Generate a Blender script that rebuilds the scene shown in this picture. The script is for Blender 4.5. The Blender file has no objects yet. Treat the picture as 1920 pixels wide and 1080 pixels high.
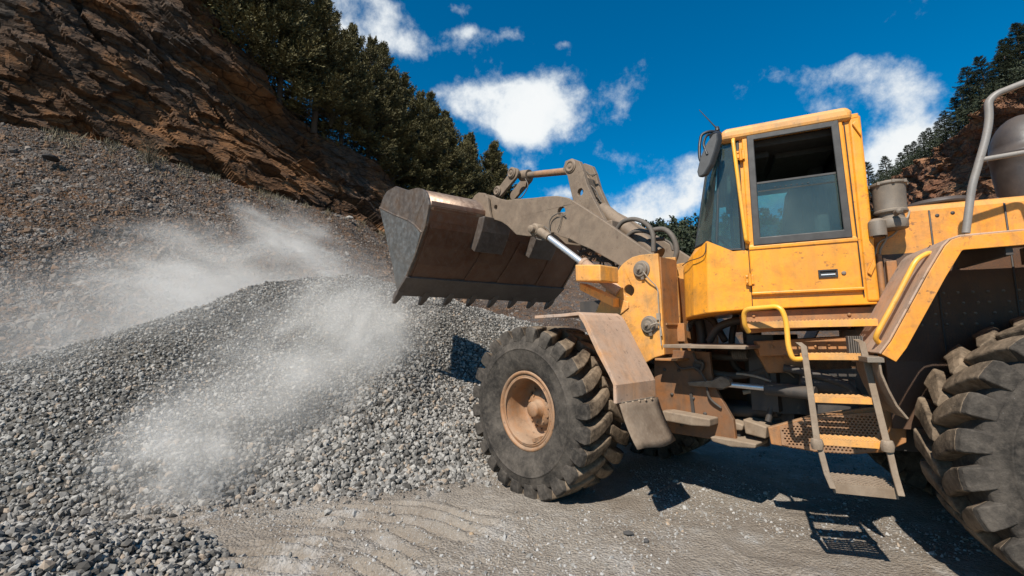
import bpy, bmesh, math, random
import numpy as np
from math import radians, sin, cos, pi
from mathutils import Vector, Matrix
from mathutils.geometry import tessellate_polygon

# ------------------------------------------------------------------ camera
CAM_H, PITCH, ROLL, FPX = 1.4458, radians(6.4298), radians(-0.8559), 849.32
scene = bpy.context.scene
cd = bpy.data.cameras.new('camera')
cd.sensor_width = 36; cd.lens = FPX/1920*36; cd.clip_start = 0.05; cd.clip_end = 2000
cam = bpy.data.objects.new('camera', cd); scene.collection.objects.link(cam)
c_f = Vector((0, cos(PITCH), sin(PITCH))); c_u0 = Vector((0, -sin(PITCH), cos(PITCH))); c_r0 = Vector((1, 0, 0))
c_r = c_r0*cos(ROLL) + c_u0*sin(ROLL); c_u = -c_r0*sin(ROLL) + c_u0*cos(ROLL)
cam.matrix_world = Matrix(((c_r.x, c_u.x, -c_f.x, 0), (c_r.y, c_u.y, -c_f.y, 0), (c_r.z, c_u.z, -c_f.z, CAM_H), (0, 0, 0, 1)))
scene.camera = cam

# ------------------------------------------------------------------ exposure, sky, sun
scene.view_settings.view_transform = 'Standard'; scene.view_settings.look = 'None'
scene.view_settings.gamma = 1; scene.view_settings.exposure = 0.46
scene.render.engine = 'CYCLES'
scene.cycles.max_bounces = 8; scene.cycles.transparent_max_bounces = 12
scene.cycles.volume_bounces = 2; scene.cycles.volume_step_rate = 1.5; scene.cycles.volume_max_steps = 128
SUN_TRAVEL = Vector((.30, .55, -.63)).normalized()
SUN_EL = math.asin(-SUN_TRAVEL.z); SUN_AZ = math.atan2(-SUN_TRAVEL.x, -SUN_TRAVEL.y)
world = bpy.data.worlds.new('World'); scene.world = world; world.use_nodes = True

def build_world():
    nt = world.node_tree; N = nt.nodes; L = nt.links; N.clear()
    def n(t, **k):
        o = N.new(t)
        for a, b in k.items(): setattr(o, a, b)
        return o
    def math_(op, a, b=None, c=None, clamp=False):
        m = n('ShaderNodeMath', operation=op); m.use_clamp = clamp
        for i, v in enumerate((a, b, c)):
            if v is None: continue
            if isinstance(v, (int, float)): m.inputs[i].default_value = v
            else: L.new(v, m.inputs[i])
        return m.outputs[0]
    out = n('ShaderNodeOutputWorld'); bg = n('ShaderNodeBackground'); bg.inputs[1].default_value = 0.052
    sky = n('ShaderNodeTexSky', sky_type='NISHITA'); sky.sun_disc = False
    sky.sun_elevation = SUN_EL; sky.sun_rotation = SUN_AZ; sky.air_density = 1.0; sky.dust_density = 0.1; sky.ozone_density = 4.0
    hs = n('ShaderNodeHueSaturation'); hs.inputs['Hue'].default_value = .492; hs.inputs['Saturation'].default_value = 1.5; hs.inputs['Value'].default_value = 1.7
    L.new(sky.outputs[0], hs.inputs['Color'])
    tc = n('ShaderNodeTexCoord'); d = tc.outputs['Generated']
    # clouds: patches at fixed directions of the sky, broken up by fractal noise
    nz = n('ShaderNodeTexNoise'); nz.inputs['Scale'].default_value = 5.0; nz.inputs['Detail'].default_value = 10; nz.inputs['Roughness'].default_value = .64
    L.new(d, nz.inputs['Vector'])
    nz2 = n('ShaderNodeTexNoise'); nz2.inputs['Scale'].default_value = 2.6; nz2.inputs['Detail'].default_value = 5
    L.new(d, nz2.inputs['Vector'])
    wsub = n('ShaderNodeVectorMath', operation='SUBTRACT'); L.new(nz2.outputs['Color'], wsub.inputs[0]); wsub.inputs[1].default_value = (.5, .5, .5)
    wm = n('ShaderNodeVectorMath', operation='SCALE'); wm.inputs[3].default_value = .14; L.new(wsub.outputs[0], wm.inputs[0])
    dv = n('ShaderNodeVectorMath', operation='ADD'); L.new(d, dv.inputs[0]); L.new(wm.outputs[0], dv.inputs[1])
    total = None
    def direction(px, py):
        v = c_f + c_r*((px-960)/FPX) - c_u*((py-540)/FPX); return v.normalized()
    patches = [  # centre as seen, half width, half height (in the same units), strength
        (700, 45, 95, 60, 1.05), (775, 82, 42, 26, .6), (640, -10, 90, 70, .8), (925, 215, 120, 46, 1.3), (980, 215, 80, 42, .8), (850, 172, 46, 22, .5), (975, 265, 50, 22, .5), (1050, 98, 34, 18, .75), (950, 78, 40, 24, .75), (878, 70, 32, 14, .5), (872, 15, 34, 22, .6), (1000, 10, 60, 12, .4),
        (1520, 120, 85, 32, .75), (1600, 90, 60, 26, .7), (1670, 145, 90, 34, .8), (1720, 235, 70, 48, .85), (1650, 285, 60, 60, .8), (1545, 185, 60, 30, .65), (1450, 380, 90, 60, .9), (1275, 345, 95, 55, 1.15), (1190, 378, 95, 32, 1.1), (1030, 355, 52, 20, .85), (1330, 310, 60, 45, .7),  # includes an added cloud hidden behind the cab, to pale its glass
        (1120, 405, 220, 18, .6), (960, 320, 50, 18, .35), (1720, 330, 80, 30, .5),
        (-700, 300, 500, 180, .9), (2700, 200, 400, 180, .9), (2200, -500, 350, 200, .8), (300, -900, 400, 250, .7)]
    for px, py, rx, ry, s in patches:
        c = direction(px, py); ex = (direction(px+rx, py)-c); ey = (direction(px, py-ry)-c)
        lx, ly = ex.length, ey.length; ex.normalize(); ey = (ey - ex*ey.dot(ex)).normalized()
        sub = n('ShaderNodeVectorMath', operation='SUBTRACT'); L.new(dv.outputs[0], sub.inputs[0]); sub.inputs[1].default_value = c
        dx = n('ShaderNodeVectorMath', operation='DOT_PRODUCT'); L.new(sub.outputs[0], dx.inputs[0]); dx.inputs[1].default_value = ex/lx
        dy = n('ShaderNodeVectorMath', operation='DOT_PRODUCT'); L.new(sub.outputs[0], dy.inputs[0]); dy.inputs[1].default_value = ey/ly
        r2 = math_('ADD', math_('MULTIPLY', dx.outputs['Value'], dx.outputs['Value']), math_('MULTIPLY', dy.outputs['Value'], dy.outputs['Value']))
        g = math_('MULTIPLY', math_('EXPONENT', math_('MULTIPLY', r2, -.9)), s)
        # only on the facing side of the sphere
        dd = n('ShaderNodeVectorMath', operation='DOT_PRODUCT'); L.new(d, dd.inputs[0]); dd.inputs[1].default_value = c
        g = math_('MULTIPLY', g, math_('GREATER_THAN', dd.outputs['Value'], 0.2))
        total = g if total is None else math_('ADD', total, g)
    total = math_('MINIMUM', total, 1.15)
    # density = mask + fractal noise
    f = math_('ADD', math_('MULTIPLY', total, .56), math_('MULTIPLY', nz.outputs['Fac'], 2.4))
    ramp = n('ShaderNodeMapRange', interpolation_type='SMOOTHSTEP'); L.new(f, ramp.inputs[0])
    ramp.inputs[1].default_value = 1.46; ramp.inputs[2].default_value = 1.98
    shade = n('ShaderNodeMapRange'); L.new(f, shade.inputs[0]); shade.inputs[1].default_value = 1.6; shade.inputs[2].default_value = 2.15
    shade.inputs[3].default_value = .72; shade.inputs[4].default_value = 1.0
    cc = n('ShaderNodeMix', data_type='RGBA'); L.new(shade.outputs[0], cc.inputs['Factor'])
    cc.inputs['A'].default_value = (6.0, 8.4, 10.2, 1); cc.inputs['B'].default_value = (13.0, 13.3, 13.4, 1)
    mx = n('ShaderNodeMix', data_type='RGBA'); L.new(ramp.outputs[0], mx.inputs['Factor']); L.new(hs.outputs[0], mx.inputs['A']); L.new(cc.outputs['Result'], mx.inputs['B'])
    L.new(mx.outputs['Result'], bg.inputs[0]); L.new(bg.outputs[0], out.inputs[0])
build_world()

sd = bpy.data.lights.new('sun', 'SUN'); sd.energy = 5.0; sd.angle = radians(.5); sd.color = (1, .95, .87)
sun = bpy.data.objects.new('sun', sd); scene.collection.objects.link(sun); sun.location = (-10, -20, 30)
sun.rotation_mode = 'QUATERNION'; sun.rotation_quaternion = SUN_TRAVEL.to_track_quat('-Z', 'Y')

rng = np.random.default_rng(7); random.seed(7)

# ------------------------------------------------------------------ materials
def new_mat(name):
    m = bpy.data.materials.new(name); m.use_nodes = True; m.node_tree.nodes.clear(); return m
class NB:
    """small node builder"""
    def __init__(s, m):
        s.t = m.node_tree; s.N = s.t.nodes; s.L = s.t.links
        s.out = s.N.new('ShaderNodeOutputMaterial'); s.p = s.N.new('ShaderNodeBsdfPrincipled'); s.L.new(s.p.outputs[0], s.out.inputs[0])
        s.tc = s.N.new('ShaderNodeTexCoord')
    def put(s, v, inp):
        if isinstance(v, (int, float)): inp.default_value = v
        elif isinstance(v, tuple): inp.default_value = v if len(v) == 4 or inp.type == 'VECTOR' else (*v, 1)
        else: s.L.new(v, inp)
    def noise(s, scale, detail=4, rough=.55, vec=None, stretch=None, dist=0):
        n = s.N.new('ShaderNodeTexNoise'); n.inputs['Scale'].default_value = scale; n.inputs['Detail'].default_value = detail; n.inputs['Roughness'].default_value = rough; n.inputs['Distortion'].default_value = dist
        v = vec or s.tc.outputs['Object']
        if stretch:
            mp = s.N.new('ShaderNodeMapping'); mp.inputs['Scale'].default_value = stretch; s.L.new(v, mp.inputs[0]); v = mp.outputs[0]
        s.L.new(v, n.inputs['Vector']); return n.outputs['Fac']
    def voro(s, scale, feature='F1', out='Distance', stretch=None):
        n = s.N.new('ShaderNodeTexVoronoi'); n.feature = feature; n.inputs['Scale'].default_value = scale
        v = s.tc.outputs['Object']
        if stretch:
            mp = s.N.new('ShaderNodeMapping'); mp.inputs['Scale'].default_value = stretch; s.L.new(v, mp.inputs[0]); v = mp.outputs[0]
        s.L.new(v, n.inputs['Vector']); return n.outputs[out]
    def rng(s, v, a, b, c=0., d=1.):
        n = s.N.new('ShaderNodeMapRange'); n.inputs[1].default_value = a; n.inputs[2].default_value = b; n.inputs[3].default_value = c; n.inputs[4].default_value = d
        s.L.new(v, n.inputs[0]); return n.outputs[0]
    def math(s, op, a, b=0., clamp=False):
        n = s.N.new('ShaderNodeMath'); n.operation = op; n.use_clamp = clamp; s.put(a, n.inputs[0]); s.put(b, n.inputs[1]); return n.outputs[0]
    def mix(s, f, a, b):
        n = s.N.new('ShaderNodeMix'); n.data_type = 'RGBA'; s.put(f, n.inputs['Factor']); s.put(a, n.inputs['A']); s.put(b, n.inputs['B']); return n.outputs['Result']
    def attr(s, name, out='Fac'):
        n = s.N.new('ShaderNodeAttribute'); n.attribute_name = name; return n.outputs[out]
    def up(s):
        g = s.N.new('ShaderNodeNewGeometry'); x = s.N.new('ShaderNodeSeparateXYZ'); s.L.new(g.outputs['Normal'], x.inputs[0]); return x.outputs['Z']
    def bump(s, h, strength=.5, dist=.01):
        b = s.N.new('ShaderNodeBump'); b.inputs['Strength'].default_value = strength; b.inputs['Distance'].default_value = dist
        s.L.new(h, b.inputs['Height']); s.L.new(b.outputs[0], s.p.inputs['Normal'])
    def fin(s, col, rough=.6, metal=0., spec=.5):
        s.put(col, s.p.inputs['Base Color']); s.put(rough, s.p.inputs['Roughness']); s.put(metal, s.p.inputs['Metallic']); s.put(spec, s.p.inputs['Specular IOR Level'])

def paint(name, base, dust, amount, chips=.5, rough=.45, fade=None):
    """machine paint: faded patches, settled dust, streaks, chips"""
    m = new_mat(name); b = NB(m)
    n1 = b.noise(2.2, 6, .6); n2 = b.noise(9, 5, .65); n3 = b.noise(55, 4, .7); st = b.noise(6, 5, .6, stretch=(3.5, 3.5, .35))
    col = b.mix(b.rng(n1, .35, .7), base, fade or tuple(c*.82+.03 for c in base))
    streak = b.math('MULTIPLY', b.rng(st, .47, .68), .62*min(1, amount*1.6+.12))
    col = b.mix(streak, col, tuple(c*.6 for c in dust))
    up = b.rng(b.up(), .05, .9, 0, .75*min(1, amount*2))
    d = b.math('ADD', b.math('MULTIPLY', b.rng(n2, .38, .68), amount), up, True)
    d = b.math('MULTIPLY', d, b.rng(n3, .2, .6, .75, 1))
    col = b.mix(d, col, dust)
    big = b.noise(1.1, 4, .6); col = b.mix(b.rng(big, .45, .68, 0, .45*chips+.1), col, tuple(c*.62 for c in dust)); gr = b.noise(3.7, 9, .78, dist=.4); col = b.mix(b.rng(gr, .48, .66, 0, .6*chips+.18), col, tuple(c*.42 for c in dust)); col = b.mix(b.rng(b.noise(130, 2, .6), .5, .7, 0, .22), col, tuple(c*.45 for c in base))
    ch = b.math('MULTIPLY', b.rng(b.noise(21, 6, .7), .60, .625), b.rng(n1, .42, .55))
    col = b.mix(b.math('MULTIPLY', ch, chips), col, (.09, .055, .035))
    spots = b.math('MULTIPLY', b.rng(b.voro(16), .055, .04), b.rng(n2, .5, .56))
    col = b.mix(b.math('MULTIPLY', spots, .7*chips+.1), col, (.10, .07, .05))
    b.fin(col, b.rng(d, 0, .6, rough, .78), 0, .55); b.bump(b.math('ADD', n3, b.math('MULTIPLY', ch, -.5)), .12, .004); return m
DUST = (.44, .33, .24)
M = {}
M['yellow'] = paint('yellow_paint', (.80, .285, .012), (.47, .25, .09), .30, .65, .34, (.74, .28, .03))
M['cab_yellow'] = paint('bright_yellow_paint', (.87, .325, .010), (.50, .25, .07), .20, .55, .28, (.80, .30, .012))
M['front_yellow'] = paint('dusty_yellow_paint', (.78, .325, .04), (.54, .33, .14), .42, .75, .48, (.70, .29, .06))
M['pink_dust'] = paint('dust_covered_paint', (.50, .24, .09), (.43, .295, .205), .75, .6, .62, (.40, .33, .28))
M['rim'] = paint('dusty_rim_paint', (.30, .13, .045), (.34, .22, .135), .55, .8, .6, (.26, .13, .06))
M['shaded_grimy_orange'] = paint('shaded_grimy_orange_paint', (.20, .075, .018), (.15, .09, .05), .55, .9, .6)  # front frame orange darkened to paint in shade, plus stains and chips
M['shade_brown'] = paint('shaded_brown_panel', (.085, .036, .014), (.10, .06, .035), .4, .5, .6)  # arch wall brown darkened to paint in the shade of the wheel arch
M['orange_brown'] = paint('dirty_shaded_orange_paint', (.40, .15, .03), (.28, .17, .09), .5, .7, .6)
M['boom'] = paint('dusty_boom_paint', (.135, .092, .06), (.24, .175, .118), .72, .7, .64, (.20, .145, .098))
M['tan_dirt'] = paint('caked_mud', (.17, .115, .07), (.30, .225, .155), .65, .6, .9)
M['rail_yellow'] = paint('handrail_paint', (.90, .42, .02), (.7, .45, .2), .1, .25, .35)
M['dark'] = paint('oily_dark_metal', (.022, .019, .017), (.11, .08, .055), .35, .2, .6)
M['brown_metal'] = paint('brown_painted_metal', (.035, .025, .02), (.09, .065, .048), .3, .2, .35)
M['canister'] = paint('dusty_grey_metal', (.12, .095, .07), (.25, .195, .14), .5, .4, .5)
M['grey_pipe'] = paint('worn_grey_paint', (.20, .18, .16), (.30, .25, .20), .3, .4, .42)

def simple(name, col, rough=.5, metal=0., spec=.5, bump=0, nscale=30, var=.25):
    m = new_mat(name); b = NB(m); n = b.noise(nscale, 5, .6)
    b.fin(b.mix(b.rng(n, .3, .7), col, tuple(c*(1-var) for c in col)), b.rng(n, .3, .7, rough, min(1, rough+.12)), metal, spec)
    if bump: b.bump(n, bump, .005)
    return m
M['black'] = simple('black_plastic', (.022, .022, .022), .45)
M['window_frame'] = simple('grey_black_window_seal', (.05, .045, .040), .5, var=.5, nscale=14)
M['chrome'] = simple('polished_rod', (.78, .77, .76), .30, .75, nscale=60)
M['hose'] = simple('dusty_rubber_hose', (.12, .10, .08), .7, nscale=20)
M['cable'] = simple('dusty_cable', (.30, .25, .19), .7)
M['seat'] = simple('seat_fabric', (.03, .03, .032), .8)
M['liner'] = simple('headliner', (.035, .033, .03), .9)

def bucket_steel(name, a, bcol, grey, gamt):
    m = new_mat(name); b = NB(m)
    n1 = b.noise(3.0, 7, .65); n2 = b.noise(14, 6, .7); sc = b.noise(5, 8, .75, stretch=(9, .9, .6)); sc2 = b.noise(9, 6, .7, stretch=(.5, 12, .5))
    col = b.mix(b.rng(n1, .35, .65), a, bcol)
    col = b.mix(b.math('MULTIPLY', b.rng(n2, .45, .7), gamt), col, grey)
    col = b.mix(b.rng(sc, .58, .72, 0, .5), col, tuple(c*1.3 for c in grey))
    col = b.mix(b.rng(sc2, .6, .66, 0, .4), col, tuple(c*.5 for c in a))
    b.fin(col, b.rng(n2, .3, .7, .30, .62), .55, .5); b.bump(b.math('ADD', n2, sc), .3, .006); return m
M['bucket_shell'] = bucket_steel('rusty_bucket_steel', (.15, .070, .040), (.20, .115, .075), (.19, .15, .12), .4)
M['bucket_top'] = bucket_steel('sunlit_tone_bucket_steel', (.19, .12, .08), (.25, .175, .125), (.28, .23, .185), .5)  # curved upper shell paler: the light it catches is in the colour
M['bucket_side'] = bucket_steel('worn_brown_bucket_steel', (.16, .105, .07), (.12, .10, .085), (.21, .185, .16), .6)
M['bucket_low'] = bucket_steel('scoured_grey_bucket_steel', (.115, .11, .10), (.15, .13, .11), (.21, .21, .20), .8)
M['edge_steel'] = bucket_steel('worn_cutting_edge_steel', (.115, .09, .075), (.15, .12, .10), (.20, .175, .155), .6)

def rubber(name, base, dust, amt):
    m = new_mat(name); b = NB(m)
    n1 = b.noise(5, 6, .65); n2 = b.noise(28, 5, .7); n3 = b.noise(90, 3, .6)
    d = b.math('ADD', b.math('MULTIPLY', b.rng(n1, .35, .7), amt), b.math('MULTIPLY', b.rng(n2, .45, .75), amt*.6), True)
    col = b.mix(d, base, dust)
    col = b.mix(b.rng(b.voro(22), .05, .03, 0, .4), col, (.25, .24, .23))
    b.fin(col, .95, 0, .12); b.bump(b.math('ADD', n2, n3), .4, .008); return m
M['sidewall'] = rubber('tyre_sidewall_rubber', (.026, .023, .020), (.125, .105, .085), .7)
M['tread'] = rubber('dusty_tread_rubber', (.05, .038, .028), (.235, .175, .12), 1.1)
M['flap'] = rubber('mudflap_rubber', (.16, .115, .08), (.28, .215, .155), .7)

def glass_mat(name, tint, gloss):
    m = new_mat(name); t = m.node_tree; N = t.nodes; L = t.links
    out = N.new('ShaderNodeOutputMaterial'); tr = N.new('ShaderNodeBsdfTransparent'); tr.inputs[0].default_value = (*tint, 1)
    gl = N.new('ShaderNodeBsdfGlossy'); gl.inputs['Roughness'].default_value = .04; gl.inputs[0].default_value = (.9, .95, .95, 1)
    df = N.new('ShaderNodeBsdfDiffuse'); df.inputs[0].default_value = (.30, .38, .34, 1)
    fr = N.new('ShaderNodeFresnel'); fr.inputs[0].default_value = 1.5
    mx = N.new('ShaderNodeMixShader'); L.new(fr.outputs[0], mx.inputs[0]); L.new(tr.outputs[0], mx.inputs[1]); L.new(gl.outputs[0], mx.inputs[2])
    tc = N.new('ShaderNodeTexCoord'); nz = N.new('ShaderNodeTexNoise'); nz.inputs['Scale'].default_value = 3; nz.inputs['Detail'].default_value = 8; L.new(tc.outputs['Object'], nz.inputs[0])
    mr = N.new('ShaderNodeMapRange'); mr.inputs[1].default_value = .35; mr.inputs[2].default_value = .75; mr.inputs[3].default_value = gloss*.4; mr.inputs[4].default_value = gloss; L.new(nz.outputs[0], mr.inputs[0])
    m2 = N.new('ShaderNodeMixShader'); L.new(mr.outputs[0], m2.inputs[0]); L.new(mx.outputs[0], m2.inputs[1]); L.new(df.outputs[0], m2.inputs[2]); L.new(m2.outputs[0], out.inputs[0])
    return m
M['glass'] = glass_mat('dusty_tinted_glass', (.62, .84, .80), .17)
M['mirror'] = simple('mirror_glass', (.35, .36, .36), .1, .8)

# ------------------------------------------------------------------ mesh helpers
COL = scene.collection
SPLIT = {k: 'each' for k in 'front_fender fender_flange mud_flap rear_pillar door_trim pillar_bracket flap_clamp roof_gutter bucket_link pivot_bracket boom_hose wear_plate window_post rear_fender grease_line grease_hose hood_seam flexible_strap fender_brace guard_rail boom_carrier side_step_bar lower_hitch mirror_arm steering_cylinder'.split()}
class MB:
    mid = 0
    def __init__(s): s.v = []; s.f = []; s.m = []; s.sm = []
    def add(s, V, F, mi=0, smooth=False, xf=None):
        o = len(s.v)
        for p in V:
            s.v.append(tuple(xf(p)) if xf else tuple(p))
        for f in F: s.f.append(tuple(i+o for i in f)); s.m.append(mi); s.sm.append(smooth)
    def box(s, x0, x1, y0, y1, z0, z1, mi=0, xf=None):
        V = [(x, y, z) for x in (x0, x1) for y in (y0, y1) for z in (z0, z1)]
        s.add(V, [(0, 1, 3, 2), (4, 6, 7, 5), (0, 4, 5, 1), (2, 3, 7, 6), (0, 2, 6, 4), (1, 5, 7, 3)], mi, xf=xf)
    def prism(s, pts, y0, y1, mi=0, holes=(), xf=None, axis='y'):
        """closed slab: outline (and holes) in x,z, extruded along y (axis='z': outline x,y along z)"""
        loops = [list(pts)] + [list(h) for h in holes]
        flat = [p for l in loops for p in l]; n = len(flat)
        def P(p, d): return (p[0], d, p[1]) if axis == 'y' else ((p[0], p[1], d) if axis == 'z' else (d, p[0], p[1]))
        V = [P(p, y0) for p in flat] + [P(p, y1) for p in flat]
        tris = tessellate_polygon([[Vector((p[0], p[1], 0)) for p in l] for l in loops])
        F = [tuple(t) for t in tris] + [tuple(i+n for i in reversed(t)) for t in tris] if holes else [tuple(range(n)), tuple(range(2*n-1, n-1, -1))]
        o = 0
        for l in loops:
            k = len(l)
            for i in range(k):
                a, b2 = o+i, o+(i+1) % k; F.append((a, b2, b2+n, a+n))
            o += k
        s.add(V, F, mi, xf=xf)
    def tube(s, path, r, mi=0, seg=10, xf=None, caps=True):
        P = [Vector(p) for p in path]; n = len(P); R = r if isinstance(r, (list, tuple)) else [r]*n
        V = []; prev = None
        for i, p in enumerate(P):
            t = (P[min(i+1, n-1)]-P[max(i-1, 0)]).normalized()
            if prev is None:
                a = Vector((0, 0, 1)) if abs(t.z) < .9 else Vector((1, 0, 0)); u = t.cross(a).normalized()
            else: u = (prev-t*prev.dot(t)).normalized()
            prev = u; w = t.cross(u)
            for k in range(seg):
                an = 2*pi*k/seg; V.append(p+u*cos(an)*R[i]+w*sin(an)*R[i])
        F = [(i*seg+k, i*seg+(k+1) % seg, (i+1)*seg+(k+1) % seg, (i+1)*seg+k) for i in range(n-1) for k in range(seg)]
        s.add(V, F, mi, True, xf=xf)
        if caps: s.add(V[:seg], [tuple(reversed(range(seg)))], mi, xf=xf); s.add(V[-seg:], [tuple(range(seg))], mi, xf=xf)
    def lathe(s, prof, c, axis='z', seg=32, mi=0, xf=None, smooth=True):
        """prof: (radius, height) along axis from c"""
        V = []
        for r, h in prof:
            for k in range(seg):
                a = 2*pi*k/seg
                if axis == 'z': V.append((c[0]+r*cos(a), c[1]+r*sin(a), c[2]+h))
                elif axis == 'y': V.append((c[0]+r*cos(a), c[1]+h, c[2]+r*sin(a)))
                else: V.append((c[0]+h, c[1]+r*cos(a), c[2]+r*sin(a)))
        F = [(i*seg+k, i*seg+(k+1) % seg, (i+1)*seg+(k+1) % seg, (i+1)*seg+k) for i in range(len(prof)-1) for k in range(seg)]
        s.add(V, F, mi, smooth, xf=xf)
    def loft(s, rings, mi=0, closed=False, smooth=False, xf=None, cap=True):
        k = len(rings[0]); V = [p for r in rings for p in r]
        F = [(i*k+j, i*k+(j+1) % k, (i+1)*k+(j+1) % k, (i+1)*k+j) for i in range(len(rings)-1) for j in range(k)]
        if cap: F += [tuple(reversed(range(k))), tuple(range((len(rings)-1)*k, len(rings)*k))]
        s.add(V, F, mi, smooth, xf=xf)
    def plate(s, pts, th, mi=0, xf=None):
        """thin plate from a 3D polygon, thickened against its normal"""
        P = [Vector(p) for p in pts]; nrm = (P[1]-P[0]).cross(P[2]-P[0]).normalized()*th; n = len(P)
        V = P+[p-nrm for p in P]; F = [tuple(range(n)), tuple(range(2*n-1, n-1, -1))]+[(i, i+n, (i+1) % n+n, (i+1) % n) for i in range(n)]
        s.add(V, F, mi, xf=xf)
    def strip(s, prof, y0, y1, th, mi=0, xf=None, smooth=False):
        """bent sheet: profile polyline (x,z) swept y0..y1 with thickness th (offset to its left)"""
        n = len(prof); off = []
        for i in range(n):
            a = Vector(prof[max(i-1, 0)]); b2 = Vector(prof[min(i+1, n-1)]); t = (b2-a).normalized(); off.append((prof[i][0]-t.y*th, prof[i][1]+t.x*th))
        ring = list(prof)+off[::-1]
        s.prism_quads(prof, off, y0, y1, mi, xf, smooth)
    def prism_quads(s, A, B, y0, y1, mi, xf, smooth=False):
        n = len(A); V = [(p[0], y, p[1]) for y in (y0, y1) for L_ in (A, B) for p in L_]
        def I(yi, li, i): return yi*2*n+li*n+i
        F = []
        for i in range(n-1):
            F += [(I(0, 0, i), I(0, 0, i+1), I(1, 0, i+1), I(1, 0, i)), (I(0, 1, i), I(1, 1, i), I(1, 1, i+1), I(0, 1, i+1)),
                  (I(0, 0, i), I(0, 1, i), I(0, 1, i+1), I(0, 0, i+1)), (I(1, 0, i), I(1, 0, i+1), I(1, 1, i+1), I(1, 1, i))]
        F += [(I(0, 0, 0), I(1, 0, 0), I(1, 1, 0), I(0, 1, 0)), (I(0, 0, n-1), I(0, 1, n-1), I(1, 1, n-1), I(1, 0, n-1))]
        s.add(V, F, mi, smooth, xf=xf)
    def build(s, name, mats, parent=None, bevel=0, label=None, seg=2, fix=True):
        if name in SPLIT:
            par = list(range(len(s.v)))
            def find(i):
                while par[i] != i: par[i] = par[par[i]]; i = par[i]
                return i
            for f in s.f:
                for i in f[1:]: par[find(i)] = find(f[0])
            comp = {}
            for k, f in enumerate(s.f): comp.setdefault(find(f[0]), []).append(k)
            SPL = list(comp.values())
            if SPLIT[name] == 'side':      # pieces of one side belong together
                g = {}
                for ks in SPL:
                    yy = sum(s.v[s.f[k][0]][1] for k in ks)/len(ks); g.setdefault(yy > s.mid, []).extend(ks)
                SPL = list(g.values())
            if len(SPL) > 1:
                o = None
                for ks in SPL:
                    m_ = MB(); idx = {}
                    for k in ks:
                        f = []
                        for i in s.f[k]:
                            if i not in idx: idx[i] = len(m_.v); m_.v.append(s.v[i])
                            f.append(idx[i])
                        m_.f.append(tuple(f)); m_.m.append(s.m[k]); m_.sm.append(s.sm[k])
                    o = m_._build(name, mats, parent, bevel, label, seg, fix) if o is None else (m_._build(name, mats, parent, bevel, label, seg, fix), o)[1]
                return o
        return s._build(name, mats, parent, bevel, label, seg, fix)
    def _build(s, name, mats, parent=None, bevel=0, label=None, seg=2, fix=True):
        me = bpy.data.meshes.new(name); me.from_pydata(s.v, [], s.f); me.update()
        for m in (mats if isinstance(mats, (list, tuple)) else [mats]): me.materials.append(M[m] if isinstance(m, str) else m)
        me.polygons.foreach_set('material_index', s.m); me.polygons.foreach_set('use_smooth', s.sm)
        if fix:
            bm = bmesh.new(); bm.from_mesh(me); bmesh.ops.recalc_face_normals(bm, faces=bm.faces); bm.to_mesh(me); bm.free()
        o = bpy.data.objects.new(name, me); COL.objects.link(o)
        if parent: o.parent = parent
        if bevel:
            b = o.modifiers.new('bevel', 'BEVEL'); b.width = bevel; b.segments = seg; b.limit_method = 'ANGLE'; b.angle_limit = radians(35); b.harden_normals = False
        if label: o['label'] = label
        return o
def one(kind, *a, **k):
    b = MB(); getattr(b, kind)(*a, **k); return b
def tag(o, label=None, cat=None, group=None, kind=None):
    if label: o['label'] = label
    if cat: o['category'] = cat
    if group: o['group'] = group
    if kind: o['kind'] = kind
    return o
def circle(c, r, n=24): return [(c[0]+r*cos(2*pi*i/n), c[1]+r*sin(2*pi*i/n)) for i in range(n)]

# ------------------------------------------------------------------ machine frames
HITCH = Vector((2.1528, 4.0577, 0)); PSR, PSF = radians(23.7447), radians(48.3641); WB, TR, WZ = 1.6127, 1.0326, .768
ART = -(PSF-PSR)
def axes(ps): return Vector((-cos(ps), sin(ps), 0)), Vector((-sin(ps), -cos(ps), 0))
def point_on(ps, px, py, y):
    """machine coordinates of the point seen at px,py that lies at lateral offset y of the (front or rear) frame"""
    fw, lf = axes(ps); d = c_f+c_r*((px-960)/FPX)-c_u*((py-540)/FPX); C = Vector((0, 0, CAM_H))-HITCH
    c = Vector((C.dot(fw), C.dot(lf), CAM_H)); e = Vector((d.dot(fw), d.dot(lf), d.z)); return c+e*((y-c.y)/e.y)
def R3(px, py, y): return point_on(PSR, px, py, y)
def F3(px, py, y): return point_on(PSF, px, py, y)
def R2(pts, y): return [(p.x, p.z) for p in (R3(a, b, y) for a, b in pts)]
def F2(pts, y): return [(p.x, p.z) for p in (F3(a, b, y) for a, b in pts)]
def ff(p):   # front-frame coordinates -> machine (rear frame) coordinates
    return (p[0]*cos(ART)-p[1]*sin(ART), p[0]*sin(ART)+p[1]*cos(ART), p[2])

loader = bpy.data.objects.new('wheel_loader', None); COL.objects.link(loader)
loader.location = HITCH; loader.rotation_euler = (0, 0, pi-PSR)
tag(loader, 'big yellow articulated wheel loader with raised toothed bucket standing by the gravel pile', 'wheel loader')

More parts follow.
